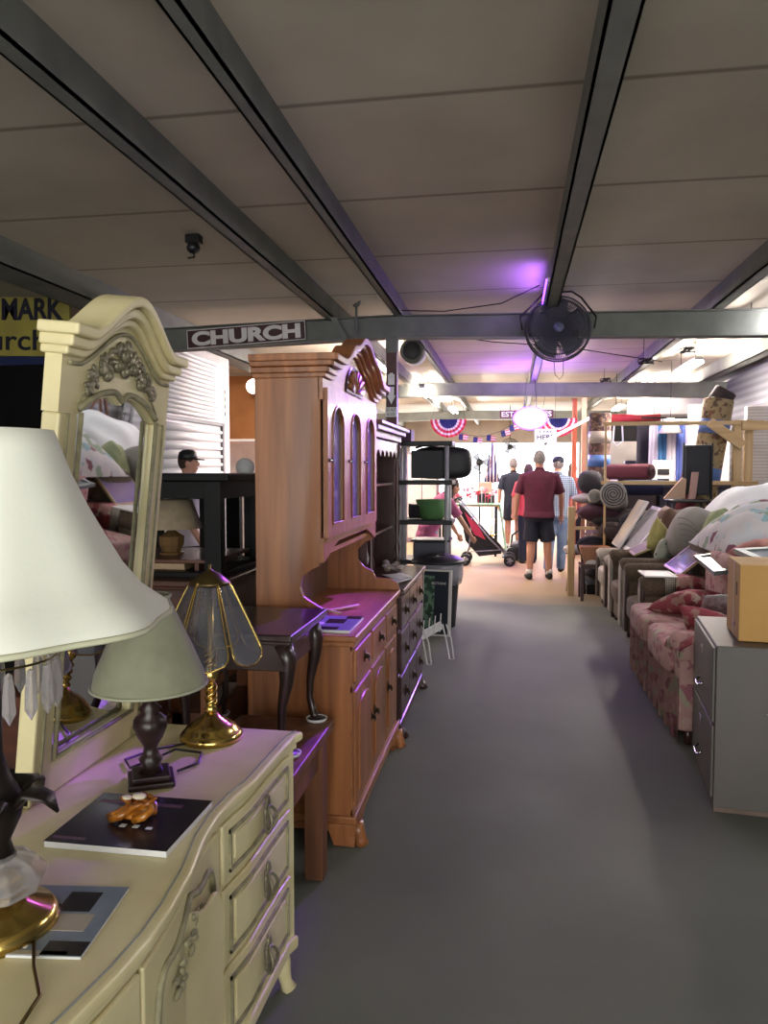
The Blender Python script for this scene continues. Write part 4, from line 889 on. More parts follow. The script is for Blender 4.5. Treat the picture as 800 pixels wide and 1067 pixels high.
# ================================================================== people
HAIRG = mat('grey_hair', '8f8888', .8, c2='6f6868', scale=40); HAIRB = mat('brown_hair', '3c2a22', .8)
SHOE = mat('dark_shoe', '2b2826', .6); SOCK = mat('white_sock', 'd5d2ce', .8)
def person(label, loc, rz, h, top, bottom, hair=HAIRG, sleeves='short', legs='short', lean=0., arms=((.03, 0.), (.03, 0.)), stance=((.10, 0), (-.10, 0)), cap=None, build=1., reach=None, longhair=False, dress=False):
    t = thing('person', label, 'person', loc, rz)
    k = h/1.78; Mx = Matrix.Rotation(-lean, 4, 'X')
    def B(p):                                          # bend the upper body at the hip, scale to height
        p = Vector(p)
        if p.z > .95: p = Mx @ (p-Vector((0, 0, .95))) + Vector((0, 0, .95))
        return p*k
    def T(g, pts, r, n=14): return g.tube([B(p) for p in pts], [tuple(q*k for q in x) if isinstance(x, tuple) else x*k for x in r], n)
    w = build
    def torso(g, e, z0=.9, z1=1.5):
        prof = [(.90, .165, .115), (.98, .16, .112), (1.08, .155, .112), (1.2, .165, .118), (1.32, .18, .12), (1.42, .185, .105), (1.47, .15, .085), (1.51, .075, .065)]
        pts = [(0, 0, z) for z, a, b in prof if z0-.001 <= z <= z1+.02]; rr = [(b*w+e, a*w+e) for z, a, b in prof if z0-.001 <= z <= z1+.02]
        g.tube([B(p) for p in pts], [(a*k, b*k) for a, b in rr], 24)
    # arm joints
    J = []
    for s, (sw, fw) in zip((1, -1), arms):
        sh = Vector((s*.175*w, 0, 1.43))
        if reach and s in reach:
            el, wr = [Vector(q) for q in reach[s]]
        else:
            el = sh+Vector((s*(.05+sw), .02*0+fw*.5, -.28)); wr = el+Vector((s*.01, fw+.03, -.25))
        J.append((s, sh, el, wr))
    g = G(); torso(g, 0)
    T(g, [(0, 0, 1.47), (0, .01, 1.54), (0, .015, 1.60)], [.058, .055, .058])
    hc = B((0, .02, 1.665))
    Rm = Matrix.Rotation(-lean*.6, 4, 'X')
    g.ell(hc, (.073*k, .092*k, .112*k), Rm); g.ell(hc+Rm @ Vector((0, .03*k, -.06*k)), (.052*k, .058*k, .05*k))
    g.ell(hc+Rm @ Vector((0, .098*k, -.012*k)), (.012*k, .018*k, .022*k), n=8, m=6)
    for s in (-1, 1): g.ell(hc+Vector((s*.076*k, 0, -.01*k)), (.012*k, .02*k, .03*k), n=8, m=6)
    for s, sh, el, wr in J:
        T(g, [sh+Vector((-s*.04, 0, .0)), sh, (sh+el)/2, el, (el+wr)/2+Vector((0, 0, 0)), wr], [.05, .052, .046, .04, .037, .027])
        d = (wr-el).normalized(); pal = wr+d*.05
        T(g, [wr, pal, wr+d*.09], [(.02, .028), (.018, .04), (.014, .038)])
        side = d.cross(Vector((s, 0, 0))).normalized() if abs(d.x) < .9 else Vector((0, 1, 0))
        for i in range(4):
            b = wr+d*.085+side*(.03-.02*i); L = (.07, .08, .075, .06)[i]
            T(g, [b-d*.02, b+d*L*.5, b+d*L*.85+Vector((-s*.015, .0, 0))], [.0105, .0095, .008], 8)
        T(g, [wr+d*.03, wr+d*.06+side*.045, wr+d*.10+side*.05], [.013, .011, .009], 8)
    for s, (fx, fy) in zip((1, -1), stance):
        T(g, [(s*.085, 0, .93), (s*.09, 0, .85), (s*.5*(abs(fx)+.09), fy*.4, .5), (s*.5*(abs(fx)*1.1+.08), fy*.5-.01, .40), (s*abs(fx), fy, .08), (s*abs(fx), fy+.02, .05)], [.09, .092, .06, .06, .038, .04])
        T(g, [(s*abs(fx), fy-.04, .04), (s*abs(fx)*1.05, fy+.08, .035), (s*abs(fx)*1.08, fy+.17, .025)], [.035, .038, .025])
    g.put('body', SKIN, t, remesh=.010, local=True)
    g = G()
    for s in (-1, 1): g.ell(hc+Rm @ Vector((s*.03*k, .088*k, .01*k)), (.012*k, .006*k, .007*k), n=8, m=6)
    g.put('eyes', BLACKPL, t, local=True)
    G().ell(hc+Rm @ Vector((0, .085*k, -.055*k)), (.022*k, .01*k, .006*k), n=8, m=6).put('mouth', mat('lip', 'a0605a', .5), t, local=True)
    g = G().ell(hc+Rm @ Vector((0, -.014*k, .018*k)), (.081*k, .092*k, .108*k), Rm)
    if longhair: g.ell(hc+Vector((0, -.05*k, -.09*k)), (.08*k, .05*k, .14*k))
    g.put('hair', hair, t, local=True)
    if cap:
        g = G().lathe([(.086*k, .0), (.088*k, .03*k), (.078*k, .07*k), (.045*k, .095*k), (0, .1*k)], hc+Vector((0, -.005, .03*k)), 24, fn=lambda a, r, z: 1+.08*abs(math.sin(a)))
        g.put('cap', cap, t, local=True)
        G().tube([hc+Vector((0, .06*k, .035*k)), hc+Vector((0, .15*k, .028*k))], [(.008, .07*k), (.006, .045*k)], 12).put('cap_peak', cap, t, local=True)
    # top
    g = G(); torso(g, .016, .9)
    T(g, [(0, 0, .86 if not dress else .6), (0, 0, .93)], [(.15*w, .19*w), (.135*w, .18*w)], 24)
    for s, sh, el, wr in J:
        e = sh+(el-sh)*.85 if sleeves == 'short' else wr
        pp = [sh+Vector((-s*.05, 0, .0)), sh, e] if sleeves == 'short' else [sh+Vector((-s*.05, 0, 0)), sh, el, wr]
        T(g, pp, [.066, .07, .07] if sleeves == 'short' else [.066, .066, .055, .04])
    g.put('shirt' if not dress else 'dress', top, t, remesh=.011, local=True)
    T(G(), [(0, -.005, 1.505), (0, .005, 1.54)], [.072, .062]).put('collar', top, t, local=True)
    # trousers
    if not dress:
        g = G(); T(g, [(0, 0, .82), (0, 0, 1.0)], [(.125*w, .175*w), (.125*w, .17*w)], 24)
        for s, (fx, fy) in zip((1, -1), stance):
            if legs == 'short': T(g, [(s*.085, 0, .88), (s*.1, fy*.2, .7), (s*.5*(abs(fx)+.1), fy*.4, .53)], [.1, .108, .105])
            else: T(g, [(s*.085, 0, .88), (s*.09, fy*.2, .7), (s*.5*(abs(fx)+.09), fy*.4, .48), (s*abs(fx), fy, .06)], [.1, .098, .078, .066])
        g.put('shorts' if legs == 'short' else 'trousers', bottom, t, remesh=.011, local=True)
    for s, (fx, fy) in zip((1, -1), stance):
        x = s*abs(fx)
        T(G(), [(x, fy-.05, .05), (x, fy+.02, .055), (x*1.04, fy+.1, .042), (x*1.08, fy+.19, .032)], [(.045, .04), (.055, .045), (.042, .05), (.028, .035)]).put('shoe', SHOE, t, local=True)
        if legs == 'short': T(G(), [(x, fy, .07), (x, fy, .15)], [.045, .044]).put('sock', SOCK, t, local=True)
    return t
MAROON = mat('maroon_polo', '5a1c34', .85, c2='4d172c', scale=8); NAVYC = mat('navy_cloth', '151a2c', .85)
PLAID = mat('blue_plaid', '6d7f96', .85, kind='plaid', scale=11, cols=[(.15, '34466a'), (.5, '74859c'), (.85, 'a4abb8')])
JEANS = mat('blue_denim', '7288a8', .85, c2='60769a', scale=10)
person('man in maroon polo shirt and navy shorts standing with his back turned', (.38, 10.85, 0), .12, 1.79, MAROON, NAVYC, build=1.18, stance=((.15, .0), (.13, -.03)), arms=((.05, .02), (.04, .05)))
person('man in blue plaid shirt, jeans and dark cap right of the maroon shirt', (.67, 11.6, 0), -.15, 1.72, PLAID, JEANS, legs='long', cap=NAVYC, sleeves='short', stance=((.05, .1), (.12, -.12)), arms=((.02, .1), (.0, .1)), lean=.08)
person('person in dark navy dress walking far down the aisle', (.03, 14.6, 0), .1, 1.74, NAVYC, NAVYC, dress=True, hair=HAIRG, sleeves='short')
person('person in coral red top half hidden behind the maroon shirt', (.27, 12.7, 0), .2, 1.62, mat('coral_cloth', 'c84a50', .85), NAVYC, legs='long', hair=HAIRB)
person('person in dusty red top with brown hair beyond the plaid shirted man', (1.08, 14.2, 0), -.6, 1.65, mat('dusty_red_cloth', '8a4048', .85), NAVYC, legs='long', hair=HAIRB, longhair=True)
person('person in bright pink top leaning behind the shelf unit', (-.98, 8.95, 0), -1.1, 1.52, mat('pink_cloth', 'b8608a', .85), mat('light_blue_cloth', '7c8fb4', .85), lean=.55, hair=HAIRB, longhair=True, reach={1: ((.25, .25, 1.3), (.22, .5, 1.2)), -1: ((-.22, .25, 1.3), (-.2, .48, 1.18))})
person('man in dark cap seen over the black cabinet before the shutter', (-2.98, 6.75, 0), -1.35, 1.70, mat('pale_cloth', 'b3aeb8', .85), NAVYC, legs='long', cap=BLACKPL, hair=HAIRB, arms=((.02, .1), (.02, .1)))
# ================================================================== stroller
t = thing('stroller', 'black umbrella stroller with pink lining and grey frame', 'stroller', (-.4, 12.5, 0))
FRM = mat('stroller_grey', '9a9aa2', .35, .6)
for y in (12.25, 12.7):
    G().tube([(-.86, y, 1.05), (-.80, y, 1.0), (-.35, y, .45), (-.02, y, .12)], .012, 8).put('push_bar', FRM, t)
    G().tube([(-.62, y, .78), (-.66, y, .3), (-.72, y, .10)], .011, 8).put('rear_leg', FRM, t)
    G().tube([(-.70, y, .22), (-.15, y, .26)], .009, 8).put('brace', FRM, t)
    G().tube([(-.9, y, 1.04), (-.84, y, 1.08), (-.8, y, 1.04)], .018, 8).put('handle', BLACKPL, t)
for x, y in ((-.72, 12.25), (-.72, 12.7), (-.02, 12.25), (-.02, 12.7)):
    for s in (-.035, .035):
        o = G().tube(circ((x, y+s, .092), .074, 24, 'y'), .019, 8, True).put('tyre', WHEEL, t)
        g = G().lathe([(0, -.008), (.03, -.008), (.03, .008), (0, .008)], (x, y+s, .088), 16, MX)
        for k in range(5): g.tube([(x+.02*math.cos(k*1.2566), y+s, .088+.02*math.sin(k*1.2566)), (x+.06*math.cos(k*1.2566), y+s, .088+.06*math.sin(k*1.2566))], .007, 6)
        g.put('wheel_hub', FRM, o)
def sling(u, v):
    xs = [(-.80, .98), (-.68, .72), (-.60, .42), (-.42, .32), (-.22, .36), (-.10, .22)]
    f = u*5; i = min(4, int(f)); q = f-i
    return Vector((xs[i][0]+(xs[i+1][0]-xs[i][0])*q, 12.26+.43*v, xs[i][1]+(xs[i+1][1]-xs[i][1])*q-.05*math.sin(PI*v)))
G().sheet(sling, 20, 8, .02).put('seat_sling', mat('black_stroller_cloth', '15151b', .8), t)
G().prism([(-.83, 1.0), (-.72, .40), (-.5, .15), (-.15, .2), (-.16, .34), (-.5, .66)], 12.25, 12.262).put('side_panel', mat('black_stroller_cloth', '15151b', .8), t)
G().prism([(-.74, .86), (-.58, .5), (-.40, .42), (-.5, .62)], 12.235, 12.25).put('pink_lining', mat('hot_pink_cloth', 'b0304e', .8), t)
G().box(-.14, .02, 12.28, 12.68, .13, .15).put('footrest', BLACKPL, t, bevel=.004)
# infant carrier behind the man
t = thing('infant_carrier', 'black infant carrier with hoop handle on the floor beside the shorts', 'carrier', (.10, 13.2, 0))
G().prism([(-.08, .0), (.30, .0), (.34, .12), (.30, .26), (-.04, .22), (-.1, .12)], 13.0, 13.35).put('shell', BLACKPL, t, bevel=.03)
G().tube([(-.0, 13.17, .2), (.02, 13.17, .42), (.12, 13.17, .50), (.24, 13.17, .42), (.27, 13.17, .2)], .018, 8).put('handle', BLACKPL, t)
G().ell((.12, 13.1, .27), (.12, .1, .07)).put('pad', mat('grey_pad', '7c7c86', .8), t)
# ================================================================== far table with flowers, fan, flag
t = thing('display_table', 'far display table under a pale green cloth', 'table', (-.75, 14, 0))
G().box(-1.3, -.22, 13.6, 14.3, .88, .91).put('table_top', LUMBER, t)
for x in (-1.25, -.27):
    for y in (13.65, 14.25): G().box(x-.02, x+.02, y-.02, y+.02, 0, .88).put('leg', IRON, t)
def cl(u, v):
    x = -1.32+1.12*u
    return Vector((x, 13.58-.01*math.sin(40*u), .90-.5*v*(.3+.7*u)))if True else None
g = G().box(-1.33, -.19, 13.57, 14.33, .912, .922)
g.put('tablecloth', mat('pale_green_cloth', '9fd0b4', .8), label='pale green cloth on the far display table', cat='tablecloth').name = 'tablecloth'
vs = G()
vs.sheet(lambda u, v: Vector((-.20+.02*math.sin(12*v)+.12*u, 13.55+.35*v, .92-.86*u)), 10, 10, .008).put('cloth_drop', mat('pale_green_cloth', '9fd0b4', .8), label='pale green cloth corner hanging to the floor', cat='tablecloth')
rn = random.Random(4)
FLW = [mat('red_petals', 'b02840', .7), mat('white_petals', 'dcd4d8', .7), mat('pink_petals', 'cc6f86', .7)]
for i in range(18):
    x = -1.25+.056*i; y = 13.66+.12*(i % 3); hh = .12+.16*rn.random()
    o = G().tube([(x, y, .925), (x, y, .93+hh)], .006, 6)
    for k in range(6): o.ell((x+rn.uniform(-.035, .035), y+rn.uniform(-.03, .03), .93+hh+rn.uniform(-.03, .03)), (.022, .022, .018), n=8, m=6)
    o.put('artificial_flowers', FLW[i % 3], label=('red', 'white', 'pink')[i % 3]+' artificial flower bunch on the far table, '+('at its left end', 'second of its colour from the left', 'left of the middle', 'right of the middle', 'second of its colour from the right', 'at its right end')[i//3], cat='flowers', group='flower bunches on the far table')
G().box(-1.1, -.95, 14.05, 14.15, .925, 1.35).put('brown_board', RW, label='brown board standing on the far display table', cat='board', bevel=.004)
G().box(-.62, -.3, 14.1, 14.28, .925, 1.1).put('black_case', BLACKPL, label='black case on the far display table', cat='case', bevel=.01)
G().box(-.6, -.35, 14.1, 14.25, 1.101, 1.3).put('tan_carton', mat('tan_carton', 'c6a08a', .7), label='tan carton on the black case of the far table', cat='box', bevel=.004)
for i, (x, y, z, r, lb, base) in enumerate(((-.62, 15.2, 1.68, .23, 'grey pedestal fan behind the far display table', 0), (-.05, 19.5, 2.1, .22, 'grey caged fan hanging before the bright opening', 1))):
    t = thing('pedestal_fan' if not base else 'hanging_fan', lb, 'fan', (x, y, 0 if not base else z-r))
    g = G()
    for dy, rr in ((-.06, .7), (0, 1), (.06, .9)): g.tube(circ((x, y+dy, z), r*rr, 28, 'y'), .007, 6, True)
    for k in range(56):
        a = 2*PI*k/56; g.tube([(x+.05*math.cos(a), y-.08, z+.05*math.sin(a)), (x+r*.7*math.cos(a), y-.06, z+r*.7*math.sin(a)), (x+r*math.cos(a), y, z+r*math.sin(a))], .003, 4)
    g.put('cage', IRON, t)
    for k in range(3):
        a = k*2.094
        G().sheet(lambda u, v: Vector((x+(.04+.12*u)*math.cos(a+(v-.5)*.9), y+(v-.5)*.05, z+(.04+.12*u)*math.sin(a+(v-.5)*.9))), 4, 5, .003).put('blade', mat('clear_blade', 'a9a9b4', .3, alpha=.5), t)
    G().lathe([(0, -.08), (.05, -.08), (.06, .1), (0, .1)], (x, y, z), 16, MX).put('motor', IRON, t)
    if not base:
        G().tube([(x, y+.05, z-.05), (x, y+.05, .03)], .015, 8).put('pole', IRON, t); G().lathe([(0, 0), (.2, 0), (.2, .02), (.04, .05), (0, .05)], (x, y+.05, 0), 24).put('base', IRON, t)
    else: G().tube([(x, y, z+r), (x, y, 3.12)], .01, 6).put('hanger', IRON, t)
t = thing('flag_on_pole', 'folded stars and stripes flag on a pole by the bright opening', 'flag', (-.45, 18, 0))
G().tube([(-.45, 18, 0), (-.45, 18, 2.25)], .012, 8).lathe([(0, 0), (.15, 0), (.15, .03), (0, .04)], (-.45, 18, 0), 16).put('pole', BRASS, t)
G().lathe([(.02, 2.15), (.06, 1.9), (.11, 1.5), (.16, 1.25), (.0, 1.22)], (-.45, 18, 0), 20, fn=lambda a, r, z: 1+.25*math.sin(5*a)).put('flag_cloth', mat('flag_folds', '262c5c', .8, kind='bands', scale=4, axis='x', cols=[(.0, '262c5c'), (.6, '262c5c'), (.8, 'a8384c'), (.9, 'd0c8cc')]), t)
# orange post, white leaning tubes
G().box(1.02, 1.10, 13.6, 13.68, 0, 2.75).put('orange_post', mat('orange_post_paint', 'c9664a', .6), label='orange painted upright post left of the rolled rugs', cat='post', bevel=.004)
G().box(1.25, 1.33, 14.4, 14.48, 0, 2.9).put('wood_post', mat('peach_post_paint', 'c99a88', .6), label='pale peach upright post right of the orange post', cat='post', bevel=.004)
t = thing('string_light_tube', 'lit white tube light slanting beside the PAY HERE card', 'lamp', (.9, 12.7, 2.0))
G().tube([(.42, 12.5, 1.93), (1.35, 12.8, 2.42)], .022, 8).put('tube', mat('lit_soft_tube', 'fff0ec', emit=2.5), t)
# ================================================================== right side: lumber rack
t = thing('lumber_rack', 'open rack of bare lumber posts and rails behind the sofas', 'rack', (1.7, 9.5, 0))
LZ = mat('bare_lumber_upright', 'c9ae84', .7, c2='ad8e62', kind='wood', scale=6, axis='z')
for x in (2.58, 2.70): G().box(x-.045, x+.045, 9.46, 9.54, 0, 2.10).put('post', LZ, t, bevel=.003)
G().box(.72, .80, 9.46, 9.54, 0, 2.10).put('post', LZ, t, bevel=.003) if False else None
G().box(1.05, 2.85, 9.42, 9.46, 2.045, 2.09).put('rail', LUMBER, t, bevel=.003)
G().box(1.05, 2.80, 9.42, 9.46, 1.35, 1.395).put('rail', LUMBER, t, bevel=.003)
G().rod((2.25, 9.41, 2.08), (2.62, 9.41, 1.80), .04, .11).put('diagonal_brace', LUMBER, t, bevel=.003)
G().box(2.60, 3.0, 9.38, 9.42, 1.98, 2.08).put('short_rail', LUMBER, t, bevel=.003)
G().box(1.08, 1.105, 9.40, 9.425, 0, 2.09).put('upright', LZ, t, bevel=.003)
t = thing('rack_end_post', 'pale scarred lumber post with low rail right of the plaid shirted man', 'post', (.75, 9.9, 0))
G().box(.68, .76, 9.5, 9.58, 0, 1.08).put('post', LZ, t, bevel=.003)
G().box(.76, 1.0, 9.5, 9.56, .80, .84).put('low_rail', LUMBER, t, bevel=.003)
# rolled rugs
def rug(name, label, a, b, r, m, bands, endm, group='rolled rugs'):
    a, b = Vector(a), Vector(b); t = thing(name, label, 'rug', a, group=group); d = (b-a).normalized()
    n = 40; g = G(); g.tube([a, a+d*.01, b-d*.01, b], [r*.96, r, r, r*.96], 24); g.put('roll', m, t)
    q = d.to_track_quat('Z', 'Y').to_matrix().to_4x4(); q.translation = b
    g = G()
    g.tube([q @ Vector(((r*.12+r*.8*i/60)*math.cos(i*.42), (r*.12+r*.8*i/60)*math.sin(i*.42), .002)) for i in range(61)], r*.045, 6).put('spiral_end', endm, t)
    for s, m2 in bands: G().tube([a+(b-a)*(s-.035), a+(b-a)*(s+.035)], r*1.03, 24).put('tape_band', m2, t)
    return t
BT = mat('blue_tape', '4a6aa8', .4); RUGBR = mat('brown_pattern_rug', '6a4a40', .95, kind='cells', scale=26, cols=[(0, '4a3430'), (.4, '6a5046'), (.7, '3c2e34'), (.88, '7d6a5c')])
RUGTAN = mat('tan_pattern_rug', '9a8868', .95, kind='cells', scale=26, cols=[(0, '8c7c60'), (.5, '6e4e40'), (.65, '857656'), (.85, '54443a')])
RUGGR = mat('grey_rug', '8f8d8c', .95, c2='7a7878', scale=20); RUGRD = mat('red_rug', '6a2430', .95, c2='54202a', scale=14); RUGDK = mat('dark_rug', '3a3034', .95, c2='2c2428', scale=14)
rug('rolled_rug', 'tall brown patterned rug roll with blue tape standing by the rack corner', (1.14, 10.75, .02), (1.17, 10.7, 2.28), .145, RUGBR, ((.72, BT), (.86, mat('clear_tape', 'a59a94', .3))), RUGDK)
rug('rolled_rug', 'tan patterned rug roll with blue tape leaning behind the diagonal brace', (2.08, 9.75, .02), (2.42, 9.7, 2.36), .17, RUGTAN, ((.62, BT), (.86, BT)), RUGDK)
rug('rolled_rug', 'short red rug roll standing in front of the leaning tan rug', (2.02, 9.62, .9), (2.14, 9.6, 1.72), .11, RUGRD, (), RUGDK)
rug('rolled_rug', 'dark brown rug roll tip above the leaning tan rug', (2.40, 9.74, 2.30), (2.50, 9.7, 2.47), .13, RUGDK, (), RUGBR)
rug('rolled_rug', 'grey rug roll pointing at the viewer with visible spiral end', (1.36, 10.5, 1.10), (1.18, 9.35, 1.24), .155, RUGGR, (), RUGDK)
rug('rolled_rug', 'thin pale rug roll left of the grey spiral rug', (1.06, 10.4, 1.12), (.98, 9.45, 1.22), .075, mat('pale_rug', 'a29c96', .95), (), RUGDK)
rug('rolled_rug', 'wine rug roll lying on the rack beyond the grey spiral rug', (1.25, 10.3, 1.5), (1.7, 9.9, 1.50), .10, mat('wine_rug', '5a2636', .95), (), RUGDK)
rug('rolled_rug', 'navy rug roll lying beneath the wine rug roll', (1.35, 10.25, 1.30), (1.9, 10.2, 1.30), .10, mat('navy_rug', '1c2040', .95), (), RUGDK)
# shelf stack under the rugs
t = thing('dark_rug_stack', 'low platform of dark folded rugs beneath the rug rolls', 'platform', (1.3, 10, 0))
G().box(.92, 1.86, 9.62, 10.48, .0, .12).put('pallet', BLACKP, t, bevel=.01)
for i, (z, m) in enumerate(((.12, RUGDK), (.34, mat('navy_rug', '1c2040', .95)), (.56, RUGBR), (.78, RUGDK))):
    G().pillow((1.38+.02*i, 10.05, z+.12), .98, .88, .26, Matrix.Rotation(PI/2, 4, 'X'), .04, i).put('folded_rug', m, t)
G().pillow((1.05, 9.9, .99), .5, .5, .2, Matrix.Rotation(PI/2, 4, 'X'), .2, 5).put('plum_throw', mat('plum_cloth', '4a2c3a', .9), label='crumpled plum throw heaped at the rack corner', cat='throw')
G().pillow((.98, 10.15, 1.16), .45, .4, .12, Matrix.Rotation(PI/2, 4, 'X'), .2, 6).put('pale_throw', mat('pale_grey_cloth', 'a59ca4', .9), label='pale folded throw on the plum throw', cat='throw')
G().ell((1.0, 10.2, 1.37), (.16, .18, .15), e=.8).put('black_bundle', mat('black_quilt', '1c1a24', .8, bump=.3), label='black quilted bundle beside the tall patterned rug', cat='bundle')
for (x0, x1, h, nm, m, lb) in ((1.92, 2.85, 1.34, 'blanket_chest', mat('navy_chest', '1a1c30', .7), 'navy blanket chest beneath the lower lumber rail behind the black chair'), (1.42, 1.88, 1.28, 'plum_chest', mat('plum_trunk', '2c2028', .7), 'dark plum chest behind the leaning pictures')):
    o = G().box(x0, x1, 10.55, 11.0, 0, h-.05).put(nm, m, label=lb, cat='chest', bevel=.01)
    G().box(x0-.01, x1+.01, 10.54, 11.01, h-.05, h).put('lid', m, o, bevel=.008)
for i, (x, y, z, r, c_, lb) in enumerate(((.98, 9.62, .60, .15, '241f2a', 'black quilted bundle low beside the rack end post'), (1.20, 9.50, .80, .13, '3a2c30', 'brown cloth bundle under the grey spiral rug'), (1.42, 9.45, .92, .12, '2a2834', 'charcoal cloth bundle behind the canvas painting'))):
    g = G().ell((x, y, z), (r*1.25, r, r*.8), e=.85, n=20, m=12)
    for k in range(4): g.tube([(x-r*1.1, y-r*.5+.0*k, z-.05+.03*k), (x, y-r*1.02, z-.04+.035*k), (x+r*1.1, y-r*.5, z-.06+.03*k)], .008, 6)
    g.put('cloth_bundle', mat('bundle_'+c_, c_, .9, bump=.2, scale=12), label=lb, cat='bundle', group='cloth bundles by the rack')
# dark chair and table left of the sofas
t = thing('bar_stool', 'black stool with pale round seat near the rack post', 'stool', (.78, 9.75, 0))
G().lathe([(0, .5), (.13, .5), (.16, .53), (.155, .57), (.12, .59), (0, .6)], (.80, 9.75, 0), 24).put('seat', mat('pale_vinyl', 'a8a6ac', .5), t)
for k in range(4):
    a = PI/4+k*PI/2; G().tube([(.80+.1*math.cos(a), 9.75+.1*math.sin(a), .5), (.80+.14*math.cos(a), 9.75+.14*math.sin(a), 0)], .014, 8).put('leg', BLACKPL, t)
t = thing('dark_chair', 'dark brown wooden chair beside the white sofa', 'chair', (.93, 9.25, 0))
G().box(.80, 1.12, 9.1, 9.45, .38, .42).put('seat', CHERRY, t, bevel=.006)
for x in (.82, 1.10):
    for y in (9.12, 9.43): G().box(x-.018, x+.018, y-.018, y+.018, 0, .38).put('leg', CHERRY, t, bevel=.002)
t = thing('orange_wood_box', 'orange brown wooden box with flared top on the dark chair', 'box', (1.0, 9.3, .42))
G().prism([(.86, .421), (1.08, .421), (1.14, .60), (1.14, .63), (.80, .63), (.80, .60)], 9.15, 9.4).put('body', mat('caramel_wood', '9a6440', .5, c2='865434', scale=6), t, bevel=.004)
G().prism([(.93+.08*math.cos(a), .43+.05*math.sin(a)) for a in [PI*i/10 for i in range(11)]], 9.145, 9.149).put('arch_opening', WHITEP, t)
# ================================================================== sofas and armchairs
def seat_piece(name, label, cat, x0, x1, y0, y1, m, zs=.44, za=.62, zb=.86, arms=(1, 1), n=2, skirt=False, aw=.18, cushion_m=None, front_m=None):
    t = thing(name, label, cat, ((x0+x1)/2, (y0+y1)/2, 0)); cm = cushion_m or m
    G().box(x0+.03, x1, y0+.01, y1-.01, .08, zs-.15).put('base', m, t, bevel=.02)
    for x in (x0+.08, x1-.06):
        for y in (y0+.06, y1-.06): G().lathe([(0, 0), (.02, 0), (.03, .09), (0, .09)], (x, y, 0), 10).put('foot', CHERRY, t)
    if skirt:
        def sk(u, v): return Vector((x0+.012*math.sin(u*60)+.01, y0+(y1-y0)*u, zs-.12-v*(zs-.15)))
        G().sheet(sk, 90, 3, .006).put('skirt', m, t)
    ya = y0+(aw if arms[0] else .01); yb = y1-(aw if arms[1] else .01)
    for k in range(n):
        a = ya+(yb-ya)*k/n; b = ya+(yb-ya)*(k+1)/n
        G().ell(((x0+x1-.22)/2, (a+b)/2, zs-.07), ((x1-x0-.22)/2+.02, (b-a)/2, .10), e=.32, n=28, m=14).put('seat_cushion', cm, t)
        G().ell((x1-.24, (a+b)/2, (zs+zb)/2+.03), (.13, (b-a)/2, (zb-zs)/2+.04), e=.45, n=24, m=14).put('back_cushion', cm, t)
    G().box(x1-.16, x1, y0+.02, y1-.02, .1, zb).put('backrest', m, t, bevel=.05, seg=4)
    for i, s in enumerate(arms):
        if not s: continue
        a, b = (y0, y0+aw) if i == 0 else (y1-aw, y1); c_ = (a+b)/2
        G().box(x0+.02, x1-.05, a+.02, b-.02, .08, za-.05).put('arm', m, t, bevel=.015)
        G().tube([(x0+.0, c_, za-.075), (x0+.02, c_, za-.07), (x1-.08, c_, za-.07)], [.07, aw*.52, aw*.52], 20).put('arm_roll', m, t)
        if front_m: G().prism([(c_-.06, .1), (c_+.06, .1), (c_+.08, za-.08), (c_, za-.0), (c_-.08, za-.08)], x0-.012, x0+.02, 'x').put('arm_front', front_m, t, bevel=.01)
    return t
PINKF = mat('pink_floral_upholstery', 'b0727a', .9, kind='cells', scale=24, cols=[(0, 'b08884'), (.3, 'a27074'), (.42, 'b48e88'), (.62, 'a09884'), (.72, 'b8968e'), (.9, '96606a')])
REDF = mat('red_floral_cloth', 'a84850', .9, kind='cells', scale=20, cols=[(0, '984650'), (.35, 'a8847a'), (.5, '9c545a'), (.72, 'b0a090'), (.86, '843a44')])
BRNF = mat('brown_weave', '5f5040', .95, c2='4a3e32', scale=60, bump=.1)
BRNL = mat('dark_brown_leather', '3c2c28', .5, c2='2f2220', scale=10)
CREAMU = mat('cream_upholstery', 'a39a90', .85, c2='8d847a', scale=9, bump=.1)
seat_piece('floral_sofa', 'pink floral sofa with pleated skirt behind the filing cabinet', 'sofa', .90, 1.78, 4.36, 6.06, PINKF, .50, .60, .88, arms=(1, 0), n=2, skirt=True)
seat_piece('brown_armchair', 'brown woven armchair right behind the pink floral sofa', 'armchair', 1.0, 1.85, 6.1, 7.1, BRNF, .42, .68, .90, n=1, front_m=BRNL)
seat_piece('brown_armchair', 'second brown woven armchair, behind the first and before the cream loveseat', 'armchair', .99, 1.85, 7.14, 8.08, BRNF, .42, .70, .92, n=1, front_m=CREAMU)
seat_piece('cream_loveseat', 'cream loveseat with curved arm fronts farthest along the row of sofas', 'sofa', .97, 1.85, 8.12, 9.05, CREAMU, .44, .62, .84, n=1, front_m=BRNL)
def cushion(name, label, c, w, h, t_, rot, m, wr=.05, seed=1, piping=None):
    M_ = Euler(rot).to_matrix().to_4x4(); return G().pillow(c, w, h, t_, M_, wr, seed).put(name, m, label=label, cat='cushion')
cushion('throw_pillow', 'red floral pillow lying on the pink sofa by the brown armchair', (1.22, 5.55, .60), .42, .40, .17, (1.2, .1, .6), REDF, seed=2)
cushion('throw_pillow', 'smaller red floral pillow partly behind the filing cabinet', (1.20, 4.85, .58), .36, .34, .15, (1.0, .2, -.5), REDF, seed=4)
cushion('pink_throw_pillow', 'rose pink patterned pillow on top of the sofa backs near the carton', (1.66, 5.35, .99), .36, .40, .14, (1.3, .15, .2), mat('rose_patch_cloth', 'b87872', .9, kind='cells', scale=8, cols=[(0, 'b87872'), (.5, 'c08a80'), (.8, '9a5a58')]), seed=6)
